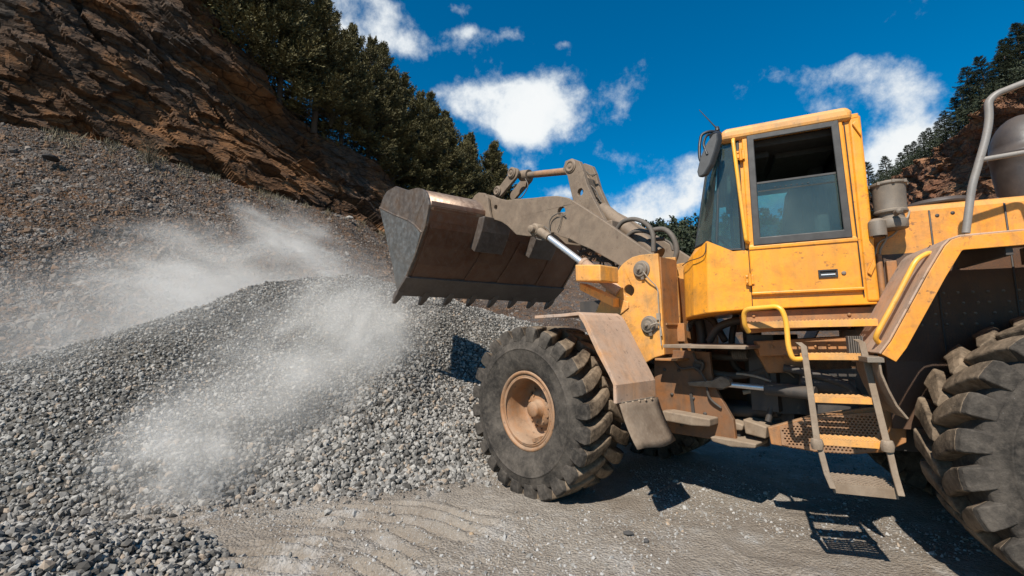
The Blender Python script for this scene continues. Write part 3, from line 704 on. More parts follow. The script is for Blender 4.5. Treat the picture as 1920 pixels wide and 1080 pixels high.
# ------------------------------------------------------------------ REAR: cab
YC = .76
def cab_build():
    b = MB()
    # lower body: walls of a hollow shell
    bot = [(-.70, YC, 1.645), (.10, YC, 1.64), (.36, YC, 1.625), (.47, .66, 1.61), (.535, .50, 1.60), (.555, .25, 1.595), (.56, 0, 1.59)]
    top = [(-.70, YC, 2.10), (.10, YC, 2.10), (.34, YC, 2.19), (.45, .65, 2.10), (.53, .50, 2.035), (.55, .25, 2.03), (.555, 0, 2.03)]
    top_b = list(top); top_b[1] = (.16, YC, 2.09)
    full_b = bot+[(x, -y, z) for x, y, z in bot[::-1][1:]]; full_t = top_b+[(x, -y, z) for x, y, z in top_b[::-1][1:]]
    n = len(full_b); V = full_b+full_t; F = [(i, i+1, i+1+n, i+n) for i in range(n-1)]+[(n-1, 0, n, 2*n-1), tuple(range(n))]
    b.add(V, F)
    # cowl between the nose and the windshield foot
    ct = [(.34, YC, 2.19), (.45, .65, 2.10), (.53, .50, 2.035), (.55, .25, 2.03), (.555, 0, 2.03)]; ci = [(.30, YC-.02, 2.175), (.37, .62, 2.19), (.43, .50, 2.185), (.45, .25, 2.18), (.455, 0, 2.18)]
    ct2 = ct+[(x, -y, z) for x, y, z in ct[::-1][1:]]; ci2 = ci+[(x, -y, z) for x, y, z in ci[::-1][1:]]; k = len(ct2)
    b.add(ct2+ci2, [(i, i+1, i+1+k, i+k) for i in range(k-1)])
    return b
cab = P(cab_build(), 'cab', 'cab_yellow', .008, label=None)
# crease line round the nose, seam strip
b = MB(); b.tube(smooth_path([R3(1279.5, 498, .56), (.485, .655, 2.055), (.37, .765, 2.075), (.345, .768, 2.17)], 6), .004, seg=5); P(b, 'panel_seam', 'black', 0, cab)
# side frames above the sill (near and far), with door window opening
W = R2([(1402, 265), (1420, 458), (1587, 442), (1552, 232)], YC)
wz0, wz1 = 2.14, 2.965; wx0, wx1 = .005, -.565
def side_frame(y0, y1):
    b = MB(); outer = [(.075, 2.10), (-.70, 2.10), (-.70, 3.01), (.075, 3.01)]
    holew = [(wx0, wz0), (wx1-.015, wz0), (wx1+.005, wz1), (wx0-.005, wz1)]
    b.prism(outer, y0, y1, 0, [holew]); return b
P(side_frame(.72, YC-.002), 'cab_side', 'cab_yellow', .004, cab); P(side_frame(-YC+.002, -.72), 'cab_side', 'cab_yellow', .004, cab)
# rear pillar panel, rounded
b = MB(); b.box(-.715, -.640, .70, YC+.012, 1.66, 3.0); b.box(-.715, -.640, -YC-.012, -.70, 1.66, 3.0); P(b, 'rear_pillar', 'cab_yellow', .02, cab, seg=3)
b = MB(); b.tube([(-.628, YC+.006, 1.70), (-.612, YC+.006, 2.98)], .004, seg=5); P(b, 'pillar_seam', 'black', 0, cab)
b = MB()
for z, s in ((2.93, 1), (1.86, -1)): b.prism([(-.655, z), (-.675, z+.02*s), (-.705, z-.05*s), (-.70, z-.10*s)], YC+.012, YC+.03)
P(b, 'pillar_bracket', 'cab_yellow', .004, cab)
# front posts
b = MB()
for s in (1, -1):
    b.tube([(.27, .735*s, 2.17), (.20, .72*s, 3.0)], .016, seg=6); b.tube([(.085, .74*s, 2.09), (.075, .74*s, 3.0)], .024, seg=6); b.tube([(.43, .48*s, 2.18), (.27, .50*s, 3.02)], .012, seg=6)
    b.tube([(.085, .745*s, 2.10), (.26, .745*s, 2.11), (.325, .735*s, 2.19), (.43, .5*s, 2.19)], .012, seg=6)
P(b, 'window_post', 'black', 0, cab)
# panes
def pane(pts, name='windshield'):
    b = MB(); b.plate(pts, .005); return P(b, name, 'glass', 0, cab)
pane([(.43, .5, 2.18), (.27, .5, 3.02), (.27, -.5, 3.02), (.43, -.5, 2.18)])
for s in (1, -1):
    pane([(.43, .5*s, 2.18), (.31, .745*s, 2.19), (.205, .73*s, 3.01), (.27, .5*s, 3.02)], 'corner_window')
    pane([(.085, .745*s, 2.10), (.26, .745*s, 2.11), (.31, .745*s, 2.19), (.205, .73*s, 3.01), (.08, .74*s, 3.01)], 'front_side_window')
b = MB(); b.plate([(wx0, -.735, 2.15), (wx1, -.735, 2.15), (wx1, -.735, 2.95), (wx0, -.735, 2.95)], .005); P(b, 'far_window', 'glass', 0, cab)
b = MB(); b.plate([(-.69, .5, 2.25), (-.69, -.5, 2.25), (-.69, -.5, 2.8), (-.69, .5, 2.8)], .005); P(b, 'rear_window', 'glass', 0, cab)
b = MB(); ring = [(.735, 2.0), (-.735, 2.0), (-.735, 3.0), (.735, 3.0)]; b.prism(ring, -.70, -.665, 0, [[(.5, 2.25), (-.5, 2.25), (-.5, 2.8), (.5, 2.8)]], axis='x'); P(b, 'cab_back_wall', 'liner', 0, cab)
# roof
rp = R2([(1349, 266), (1350, 246), (1362, 240), (1590, 197), (1599, 206), (1600, 222)], .80)
b = MB(); b.prism(rp, -.80, .80); P(b, 'roof', 'front_yellow', .035, cab, seg=3)
b = MB(); b.box(-.70, .19, .735, .775, 2.975, 3.01); b.box(-.70, .19, -.775, -.735, 2.975, 3.01); P(b, 'roof_gutter', 'cab_yellow', .006, cab)
b = MB(); b.box(-.66, .17, -.71, .71, 2.90, 2.955); b.box(-.6, -.2, -.3, .5, 2.86, 2.91); b.box(-.15, .12, .2, .6, 2.85, 2.9); b.box(.12, .22, -.7, .7, 2.82, 2.93); P(b, 'headliner', 'liner', .01, cab)
# interior
b = MB(); b.box(-.55, -.12, -.26, .26, 2.02, 2.14); b.box(-.60, -.48, -.27, .27, 2.12, 2.72); b.box(-.60, -.50, -.14, .14, 2.72, 2.90); P(b, 'driver_seat', 'seat', .04, cab, seg=3)
b = MB(); b.prism([(-.66, 2.0), (-.20, 2.0), (-.36, 2.50), (-.42, 2.86), (-.66, 2.86)], -.70, -.40); b.box(-.66, -.30, -.41, -.38, 2.42, 2.44); P(b, 'rear_cabinet', 'liner', .01, cab)
b = MB(); b.box(.10, .30, -.2, .3, 1.9, 2.12); b.tube([(.22, 0, 2.1), (.13, 0, 2.24)], .02, seg=8)
cc_ = Vector((.12, .04, 2.26)); ax = Vector((-.62, 0, .78)).normalized(); u_ = Vector((0, 1, 0)); v_ = ax.cross(u_)
b.tube([cc_+(u_*cos(2*pi*i/24)+v_*sin(2*pi*i/24))*.15 for i in range(25)], .013, seg=6)
b.tube([cc_+u_*.15, cc_-u_*.15], .008, seg=5); b.tube([cc_, cc_+v_*.15], .008, seg=5)
P(b, 'steering_wheel', 'black', 0, cab)
b = MB(); b.box(-.66, .40, -.70, .70, 1.98, 2.0); b.box(-.6, -.3, .32, .62, 2.0, 2.2); b.tube([(.16, .35, 2.95), (.15, .33, 2.72)], .01, seg=5); b.box(.12, .17, .28, .44, 2.5, 2.75); b.box(-.02, .03, .6, .66, 2.74, 2.80); P(b, 'cab_floor', 'liner', .01, cab)

# door: lower panel, frame round the window, sliding pane, handle, hinges
dz0 = 1.735
b = MB(); b.box(-.618, .050, YC, YC+.020, dz0, 2.125)
b.prism([(.052, 2.115), (-.618, 2.115), (-.600, 3.0), (.045, 3.0)], YC, YC+.016, 0, [[(.004, 2.14), (-.578, 2.14), (-.562, 2.965), (.000, 2.965)]])
door = P(b, 'door', 'cab_yellow', .007)
b = MB(); b.prism([(.020, 2.115), (-.593, 2.115), (-.577, 2.978), (.013, 2.978)], YC+.017, YC+.030, 0, [[(-.030, 2.175), (-.545, 2.175), (-.530, 2.935), (-.035, 2.935)]]); P(b, 'window_frame', 'window_frame', .006, door)
b = MB(); b.plate([(-.03, YC-.012, 2.17), (-.03, YC-.012, 2.60), (-.54, YC-.012, 2.60), (-.545, YC-.012, 2.17)], .005); P(b, 'door_window', 'glass', 0, door)
b = MB(); b.box(-.54, -.03, YC-.02, YC-.004, 2.592, 2.607); b.box(-.53, -.04, YC-.02, YC-.007, 2.53, 2.54); 
for k in range(7): b.box(-.16-.035*k, -.15-.035*k, YC-.008, YC-.003, 2.55, 2.556)
P(b, 'window_rail', 'window_frame', .001, door)
b = MB(); b.box(-.630, .055, YC+.001, YC+.034, 1.745, 1.765); b.box(-.62, .052, YC+.02, YC+.030, 2.085, 2.112); P(b, 'door_trim', 'cab_yellow', .005, door)
hq = R3(1553, 513, YC+.02)
b = MB(); b.prism([(hq.x-.055, hq.z-.028), (hq.x+.06, hq.z-.028), (hq.x+.06, hq.z+.028), (hq.x-.055, hq.z+.028)], YC+.0201, YC+.032, 0, [[(hq.x-.045, hq.z-.018), (hq.x+.05, hq.z-.018), (hq.x+.05, hq.z+.018), (hq.x-.045, hq.z+.018)]]); b.box(hq.x-.044, hq.x+.049, YC+.0203, YC+.0215, hq.z-.017, hq.z+.017)
hd = P(b, 'door_handle', 'black', .003, door)
b = MB(); b.box(hq.x-.04, hq.x+.045, YC+.0216, YC+.029, hq.z-.012, hq.z-.004); P(b, 'handle_lever', 'chrome', .001, door)
lq = R3(1582, 512, YC+.02); b = MB(); b.lathe([(.014, 0), (.014, .006), (.008, .008), (0, .008)], (lq.x, YC+.02, lq.z), 'y', 14); P(b, 'door_lock', 'canister', 0, door)
for z in (2.83, 1.86):
    b = MB(); b.box(.035, .09, YC+.018, YC+.034, z-.035, z+.035); b.tube([(.062, YC+.036, z-.045), (.062, YC+.036, z+.045)], .012, seg=8)
    for dz in (-.02, .02): b.lathe([(.008, 0), (.008, .006), (0, .007)], (.08, YC+.034, z+dz), 'y', 6)
    P(b, 'hinge', 'cab_yellow', .003, door)
# handrail in front of the door
b = MB(); b.tube(round_corners([R3(1376, 262, YC), R3(1374, 262, YC+.06), R3(1399, 452, YC+.06), R3(1404, 455, YC)], .04), .014, seg=10); P(b, 'grab_rail', 'rail_yellow')
b = MB(); b.tube([(.055, YC+.004, 1.66), (.055, YC+.004, 2.1)], .003, seg=4); P(b, 'door_seam', 'black', 0, cab)
# mirror with arm, antenna
b = MB()
mo = [R3(x, y, .92) for x, y in ((1337, 250), (1345, 249), (1346, 262), (1340, 285), (1332, 308), (1320, 328), (1309, 333), (1306, 322), (1312, 296), (1322, 272))]
nrm = Vector((.25, .5, .1)).normalized()*.05
V = [m_ for m_ in mo]+[m_-Vector((.035, .03, 0)) for m_ in mo]; k = len(mo)
b.add(V, [tuple(range(k)), tuple(range(2*k-1, k-1, -1))]+[(i, (i+1) % k, (i+1) % k+k, i+k) for i in range(k)])
mir = P(b, 'mirror', 'black', .012, label=None)
b = MB(); b.tube(round_corners([R3(1348, 248, .80), R3(1330, 246, .85), R3(1315, 252, .86), R3(1311, 275, .88), R3(1312, 300, .9), R3(1322, 312, .9)], .05), .012, seg=8); b.tube(round_corners([R3(1347, 252, .78), R3(1325, 252, .86), R3(1318, 270, .9), R3(1326, 290, .92)], .04), .010, seg=8); b.tube([R3(1346, 252, .8), R3(1337, 256, .9)], .03, seg=8); P(b, 'mirror_arm', 'black', 0, mir)
b = MB(); b.tube([R3(1345, 242, .7), R3(1311, 206, .7)], [.006, .003], seg=6); b.lathe([(.02, 0), (.015, .03), (0, .04)], tuple(R3(1345, 245, .7)), 'z', 10); P(b, 'antenna', 'black')

# ------------------------------------------------------------------ REAR: chassis below the cab, platform, ladder
b = MB()
b.prism(R2([(1392, 588), (1410, 583), (1648, 574), (1646, 602), (1410, 625), (1396, 612)], .70), .10, .70); b.box(-.85, .12, -.70, -.1, 1.48, 1.60)
b.prism(R2([(1418, 640), (1600, 630), (1600, 662), (1425, 668)], .60), .2, .60)
for px, py in ((1413, 592), (1415, 606), (1592, 590), (1592, 612), (1560, 646), (1450, 650), (1535, 650)):
    q = R3(px, py, .70); b.lathe([(.014, 0), (.014, .012), (0, .013)], (q.x, .70 if py < 630 else .60, q.z), 'y', 6)
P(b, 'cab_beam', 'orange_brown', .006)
b = MB(); b.prism(R2([(1398, 607), (1480, 604), (1480, 614), (1404, 616)], .9), .70, .95); P(b, 'platform_corner', 'front_yellow', .005)
# platform: thin deck with a toothed edge
zp = R3(1520, 601, 1.02).z; x0 = R3(1400, 607, 1.02).x; x1 = R3(1646, 601, 1.02).x
b = MB(); b.box(x1, x0, 1.0, 1.02, zp-.045, zp)
for k in range(5): b.box(x1, x0, .74+.055*k, .75+.055*k, zp-.03, zp-.001)
for k in range(34):
    xx = x1+(x0-x1)*(k+.5)/34; b.prism([(xx-.006, zp), (xx+.006, zp), (xx, zp+.008)], .985, 1.018)
for k in range(12):
    xx = x1+(x0-x1)*(k+.5)/12; b.box(xx-.005, xx+.005, .74, 1.0, zp-.035, zp-.01)
P(b, 'platform', 'front_yellow', .002)
# side plate of the rear frame (belly)
b = MB()
b.prism(R2([(1440, 802), (1520, 780), (1620, 765), (1700, 760), (1700, 830), (1660, 848), (1600, 852), (1530, 848), (1446, 833)], .55), .50, .55)
b.prism(R2([(1415, 655), (1640, 640), (1640, 690), (1440, 700)], .45), .2, .45)
P(b, 'rear_frame', 'orange_brown', .006)
b = MB(); b.prism(R2([(1446, 688), (1700, 680), (1700, 765), (1600, 765), (1520, 778), (1450, 775)], .30), .0, .30); b.box(-3.2, -.3, -.45, .45, .62, 1.30)
b.tube([(-WB, -TR+.1, WZ), (-WB, -.3, WZ), (-WB, .3, WZ), (-WB, TR-.1, WZ)], [.15, .2, .2, .15], seg=18)
b.tube([R3(1500, 715, .5), R3(1600, 728, .5)], .065, seg=14)
b.tube(smooth_path([R3(1470, 690, .5), R3(1520, 700, .55), R3(1590, 725, .55), R3(1620, 760, .5)]), .03, seg=8)
P(b, 'rear_chassis', 'dark', .004)
b = MB()
for i in range(20):
    q = R3(random.uniform(1430, 1640), random.uniform(665, 740), random.uniform(.2, .5)); q2 = q+Vector((random.uniform(-.3, .3), random.uniform(-.1, .1), random.uniform(-.12, .12)))
    b.tube(arc_pts(q, (q+q2)/2+Vector((0, 0, random.uniform(-.08, .08))), q2, 5), random.uniform(.008, .02), seg=6)
P(b, 'chassis_hoses', 'cable')
# added perforated plate behind the steps, imitating light dots cast through their gratings
b = MB()
outl = R2([(1462, 800), (1530, 782), (1650, 772), (1652, 812), (1640, 846), (1600, 850), (1530, 846), (1466, 834)], .58)
hl = []; zs_ = [z for x, z in outl]; xs2 = [x for x, z in outl]
def inside(x, z, m=.012):
    c_ = False; k = len(outl)
    for i in range(k):
        (x1_, z1_), (x2_, z2_) = outl[i], outl[(i+1) % k]
        if (z1_ > z) != (z2_ > z) and x < (x2_-x1_)*(z-z1_)/(z2_-z1_)+x1_: c_ = not c_
    return c_
r_ = 0; z = min(zs_)+.02
while z < max(zs_):
    x = min(xs2)+(.012 if r_ % 2 else 0)
    while x < max(xs2):
        if all(inside(x+a*.016, z+c_*.014) for a in (-1, 0, 1) for c_ in (-1, 0, 1)): hl.append([(x+.0085*cos(q), z+.0075*sin(q)) for q in (0, pi/3, 2*pi/3, pi, 4*pi/3, 5*pi/3)])
        x += .024
    z += .0185; r_ += 1
b.prism(outl, .575, .58, 0, hl[::-1])
P(b, 'light_dot_plate', 'rim')
# ladder
def LP(px, py, y): return R3(px, py, y)
YL0, YL1 = 1.16, 1.34
def yl(py): return YL0+(YL1-YL0)*(py-640)/280
b = MB()
Lr = [(1497, 642), (1507, 650), (1520, 740), (1532, 828)]; Rr = [(1604, 636), (1616, 642), (1640, 740), (1662, 828)]
def flat_bar(b, path, w=.035, t=.012):
    rings = []
    for p_ in path:
        p_ = Vector(p_); rings.append([(p_.x-w/2, p_.y-t/2, p_.z), (p_.x+w/2, p_.y-t/2, p_.z), (p_.x+w/2, p_.y+t/2, p_.z), (p_.x-w/2, p_.y+t/2, p_.z)])
    b.loft(rings)
flat_bar(b, [LP(x, y, yl(y)) for x, y in Lr]); flat_bar(b, [LP(x, y, yl(y)) for x, y in Rr])
ladder = P(b, 'ladder', 'tan_dirt', .003)
b = MB()
flat_bar(b, [LP(x, y, yl(y)+.01) for x, y in ((1532, 822), (1540, 850), (1550, 888), (1562, 916))], .032, .02); flat_bar(b, [LP(x, y, yl(y)+.01) for x, y in ((1662, 825), (1670, 855), (1678, 890), (1690, 930))], .032, .02)
for x, y in ((1532, 832), (1664, 836)): 
    q = LP(x, y, yl(y)+.02); b.lathe([(.03, -.03), (.036, 0), (.028, .03), (0, .03)], tuple(q), 'z', 8)
P(b, 'flexible_strap', 'tan_dirt', .004, ladder, 'mud-caked rubber strap')
steps = [((1511, 668), (1619, 661), .20), ((1526, 748), (1641, 744), .15), ((1541, 829), (1661, 826), .13), ((1563, 908), (1686, 918), .22)]
for i, (a_, b_, dep) in enumerate(steps):
    A = LP(*a_, yl(a_[1])+.0); B = LP(*b_, yl(b_[1])); b = MB(); zt = (A.z+B.z)/2; xa, xb = B.x, A.x; yy = yl(a_[1])-.01
    b.box(xa, xb, yy-.012, yy, zt-(.055 if i == 3 else .035), zt)
    nb = 6 if i == 3 else 5
    for k in range(nb):
        y_ = yy-.02-dep*(k+.5)/nb; 
        V = []; nn_ = 22
        for j in range(nn_+1):
            xx = xa+(xb-xa)*j/nn_; h_ = .006*(j % 2); V += [(xx, y_-.004, zt-.022), (xx, y_+.004, zt-.022), (xx, y_+.004, zt+h_), (xx, y_-.004, zt+h_)]
        b.add(V, [(4*j+q_, 4*j+(q_+1) % 4, 4*j+4+(q_+1) % 4, 4*j+4+q_) for j in range(nn_) for q_ in range(4)])
    for j in range(nn_+1):   # serrated front edge
        xx = xa+(xb-xa)*j/nn_; b.prism([(xx-.008, zt), (xx+.008, zt), (xx, zt+.009)], yy-.012, yy)
    for xx in (xa+.004, xb-.012, (xa+xb)/2): b.box(xx, xx+.008, yy-.02-dep, yy-.012, zt-.03, zt-.004)
    P(b, 'step', 'tan_dirt' if i == 3 else 'front_yellow', .0015, ladder, 'mud-caked bottom step' if i == 3 else None)
# pleated rubber hanger on the right of the ladder top
b = MB()
for k in range(7):
    q = R3(1590+4.2*k, 636, 1.05); b.box(q.x-.006, q.x+.002, 1.0, 1.06, q.z-.12, q.z+.02)
P(b, 'ladder_hanger', 'hose', .002)
# yellow loop handrail by the ladder
b = MB(); b.tube(round_corners([R3(1404, 622, 1.0), R3(1396, 610, 1.04), R3(1394, 580, 1.08), R3(1463, 574, 1.2), R3(1474, 600, 1.2), R3(1478, 650, 1.2), R3(1486, 674, 1.2), R3(1504, 673, 1.17)], .05, 5), .016, seg=12)
P(b, 'step_handrail', 'rail_yellow')
# ------------------------------------------------------------------ REAR: fender, hood and what stands on it
Yf = 1.35
fr = R2([(1652, 664), (1670, 640), (1700, 585), (1741, 510), (1770, 462), (1782, 450), (1800, 444), (1920, 433)], Yf)
fr += [(-2.35, fr[-1][1]-.02), (-2.7, fr[-1][1]-.35)]
b = MB()
for s in (1, -1): b.strip(fr, .74*s, Yf*s, -.012)
rf = P(b, 'rear_fender', 'pink_dust', .004)
low = []
for i, (x, z) in enumerate(fr):
    a_ = Vector(fr[max(i-1, 0)]); c_ = Vector(fr[min(i+1, len(fr)-1)]); t_ = (c_-a_).normalized(); nn = Vector((t_.y, -t_.x)); 
    if nn.y > 0: nn = -nn
    low.append((x+nn.x*.075, z+nn.y*.075))
b = MB()
for s in (1, -1): b.prism_quads(fr, low, (Yf+.001)*s, (Yf+.013)*s, 0, None)
P(b, 'fender_flange', 'yellow', .003, rf)
b = MB()
for x_ in (-1.15, -1.45, -1.8): b.box(x_, x_+.03, .80, 1.33, fr[-3][1]-.12, fr[-3][1]-.02)
P(b, 'fender_brace', 'dark', .002, rf)
b = MB(); g = R2([(1745, 462), (1640, 640)], 1.12); b.tube([(g[0][0]+.0, 1.12, g[0][1]+.006), (g[1][0], 1.12, g[1][1]+.006)], .005, seg=4); P(b, 'fender_seam', 'black', 0, rf)
b = MB(); b.tube(round_corners([R3(1752, 476, 1.22), R3(1741, 474, 1.24), R3(1718, 486, 1.28), R3(1680, 560, 1.28), R3(1646, 622, 1.28), R3(1641, 636, 1.26), R3(1657, 650, 1.22)], .05, 5), .014, seg=12); P(b, 'fender_handrail', 'rail_yellow')
# guard sheet under the fender nose
gs = R2([(1650, 668), (1655, 700), (1668, 730), (1684, 760), (1705, 785)], 1.33)
b = MB(); b.strip(gs, .86, 1.33, .012, smooth=True); P(b, 'rear_guard', 'flap', .003)
b = MB(); g = R3(1650, 676, 1.34); b.box(g.x-.02, g.x+.06, 1.0, 1.345, g.z-.012, g.z+.02); P(b, 'guard_clamp', 'canister', .003)
# wheel arch wall with rivets
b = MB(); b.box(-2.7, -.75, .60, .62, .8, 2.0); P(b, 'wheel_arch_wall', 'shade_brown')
b = MB()
for i in range(34):
    x_ = -.95-.075*(i % 8)-random.choice((0, .02)); z_ = 1.50+.07*(i//8)
    b.lathe([(.010, 0), (.009, .006), (0, .008)], (x_, .62, z_), 'y', 6)
P(b, 'arch_bolt', 'canister')
# hood
YH = .62
hz = R3(1740, 380, YH).z; hx0 = R3(1632, 390, YH).x
b = MB(); sec = [(-YH, 1.25), (-YH, hz-.05), (-YH+.015, hz-.015), (-YH+.06, hz), (0, hz+.02), (YH-.06, hz), (YH-.015, hz-.015), (YH, hz-.05), (YH, 1.25)]
xs = [hx0, hx0-.02, R3(1742, 400, YH).x, R3(1885, 400, YH).x, -3.2]
b.loft([[(x_, y_, z_-.012*max(0, -1-x_)) for y_, z_ in sec] for x_ in xs])
hood = P(b, 'engine_hood', 'yellow', .004)
b = MB()
for x_ in (xs[2], xs[3]): b.tube([(x_, YH+.002, 1.3), (x_, YH+.002, hz-.06), (x_, YH-.06, hz-.004), (x_, 0, hz+.015)], .006, seg=5)
for px, py in ((1757, 404), (1786, 399)):
    q = R3(px, py, YH); b.lathe([(.012, .001), (.012, .003), (0, .003)], (q.x, YH, q.z), 'y', 10)
P(b, 'hood_seam', 'dark', 0, hood)
# precleaner canister behind the cab
q = R3(1673, 425, .73); cx = q.x; zb = R3(1673, 430, .73).z; zt = R3(1673, 343, .73).z; h_ = zt-zb
b = MB(); b.lathe([(0, 0), (.085, .0), (.09, .02), (.088, .06), (.075, .065), (.07, .10), (.095, .11), (.095, .125), (.09, .13), (.095, h_-.03), (.106, h_-.02), (.106, h_-.005), (.08, h_+.004), (0, h_+.008)], (cx, .73, zb), 'z', 32)
for k in range(8):
    a = 2*pi*k/8; b.box(cx+.104*cos(a)-.008, cx+.104*cos(a)+.008, .73+.104*sin(a)-.008, .73+.104*sin(a)+.008, zt-.025, zt-.002)
b.lathe([(.05, 0), (.05, .10), (.03, .12), (0, .12)], (cx+.10, .79, zb-.05), 'z', 16); b.lathe([(.02, 0), (.02, .06), (0, .07)], (cx-.0, .83, zb+.09), 'y', 10)
P(b, 'air_precleaner', 'canister', .002)
b = MB(); b.tube(smooth_path([R3(1650, 392, .60), R3(1655, 420, .64), R3(1662, 445, .66), R3(1650, 470, .66), R3(1652, 500, .66), R3(1655, 540, .66)]), .008, seg=6); b.tube(smooth_path([R3(1705, 395, .62), R3(1700, 410, .66), R3(1675, 440, .66), R3(1648, 455, .66), R3(1640, 480, .66)]), .007, seg=6); P(b, 'sensor_cable', 'cable')
b = MB(); b.box(-.80, -.74, .2, .60, 1.3, 2.15); b.tube([(-.76, .66, 1.3), (-.76, .66, 2.0)], .02, seg=8); b.box(-.86, -.80, .621, .66, 1.75, 1.95); P(b, 'hood_bulkhead', 'orange_brown', .006)
# flat intake cap on the hood
q = R3(1757, 380, .15); b = MB(); b.lathe([(.10, 0), (.10, .04), (.20, .045), (.205, .06), (.19, .085), (.10, .105), (0, .11)], (q.x, .15, hz+.012), 'z', 32); P(b, 'intake_cap', 'brown_metal', .001)
# big air intake stack at the right edge
b = MB(); q = R3(1935, 375, .10); rr = abs(R3(1870, 300, .10).x-R3(1935, 300, .10).x)*1.02; zt = R3(1935, 214, .10).z; zb = hz-.02
prof = [(rr*.86, 0), (rr*.88, (zt-zb)*.12), (rr*.98, (zt-zb)*.42), (rr, (zt-zb)*.56), (rr*1.03, (zt-zb)*.57), (rr*1.03, (zt-zb)*.60)]+[(rr*cos(a), (zt-zb)*(.60+.40*sin(a))) for a in [i*pi/16 for i in range(0, 9)]]
b.lathe(prof, (q.x, .10, zb), 'z', 36); P(b, 'exhaust_stack', 'brown_metal')
# grey guard rail on the fender
b = MB(); b.tube(round_corners([R3(1811, 437, 1.22), R3(1822, 350, 1.22), R3(1848, 262, 1.22), R3(1855, 225, 1.22), R3(1853, 190, 1.22), R3(1868, 176, 1.22), R3(1990, 128, 1.22), R3(2100, 400, 1.22)], .05, 5), .019, seg=12); b.tube([R3(1838, 300, 1.22), R3(2060, 262, 1.22)], .014, seg=10)
P(b, 'guard_rail', 'grey_pipe')
# rear body behind the frame edge
b = MB(); b.box(-3.3, -3.2, -.7, .7, .7, 2.2); b.box(-3.2, -2.6, -.75, .75, .6, 1.2); P(b, 'counterweight', 'yellow', .03)

# ------------------------------------------------------------------ noise helpers for terrain
def _hash(ix, iy, iz, s=0):
    h = (ix.astype(np.int64)*374761393+iy.astype(np.int64)*668265263+iz.astype(np.int64)*2147483647+s*1274126177) & 0xffffffff
    h = ((h ^ (h >> 13))*1274126177) & 0xffffffff; h = h ^ (h >> 16); return (h & 0xffffff)/float(0xffffff)
def vnoise(x, y, z, s=0):
    ix, iy, iz = np.floor(x), np.floor(y), np.floor(z); fx, fy, fz = x-ix, y-iy, z-iz
    fx, fy, fz = (t*t*(3-2*t) for t in (fx, fy, fz)); r = 0
    for a in (0, 1):
        for b_ in (0, 1):
            for c_ in (0, 1):
                r = r+_hash(ix+a, iy+b_, iz+c_, s)*(fx if a else 1-fx)*(fy if b_ else 1-fy)*(fz if c_ else 1-fz)
    return r-.5
def fbm(x, y, z, o=4, s=0, g=.5):
    r = 0; a = 1.
    for i in range(o): r = r+a*vnoise(x, y, z, s+i); x, y, z = x*2.03, y*2.03, z*2.03; a *= g
    return r
def facets(x, y, z, s=0):
    """cellular slabs: every cell a tilted plane"""
    ix, iy, iz = np.floor(x), np.floor(y), np.floor(z); best = np.full(x.shape, 9e9); out = np.zeros(x.shape)
    for a in (-1, 0, 1):
        for b_ in (-1, 0, 1):
            for c_ in (-1, 0, 1):
                cx, cy, cz = ix+a, iy+b_, iz+c_; px, py, pz = cx+_hash(cx, cy, cz, s), cy+_hash(cx, cy, cz, s+1), cz+_hash(cx, cy, cz, s+2)
                dx, dy, dz = x-px, y-py, z-pz; d = dx*dx+dy*dy+dz*dz
                v = (_hash(cx, cy, cz, s+3)-.5)+dx*(_hash(cx, cy, cz, s+4)-.5)*1.6+dy*(_hash(cx, cy, cz, s+5)-.5)*1.6+dz*(_hash(cx, cy, cz, s+6)-.5)*1.6
                m_ = d < best; best = np.where(m_, d, best); out = np.where(m_, v, out)
    return out
def grid_mesh(name, X, Y, Z, mat, smooth=True):
    n0, n1 = X.shape; me = bpy.data.meshes.new(name); co = np.stack([X, Y, Z], -1).reshape(-1, 3)
    i = np.arange(n0*n1).reshape(n0, n1); F = np.stack([i[:-1, :-1], i[1:, :-1], i[1:, 1:], i[:-1, 1:]], -1).reshape(-1, 4)
    me.vertices.add(len(co)); me.vertices.foreach_set('co', co.ravel().astype(np.float32)); me.loops.add(F.size); me.loops.foreach_set('vertex_index', F.ravel().astype(np.int32))
    me.polygons.add(len(F)); me.polygons.foreach_set('loop_start', np.arange(0, F.size, 4, dtype=np.int32)); me.polygons.foreach_set('use_smooth', np.full(len(F), smooth)); me.update(calc_edges=True); me.validate()
    me.materials.append(mat); o = bpy.data.objects.new(name, me); COL.objects.link(o); return o

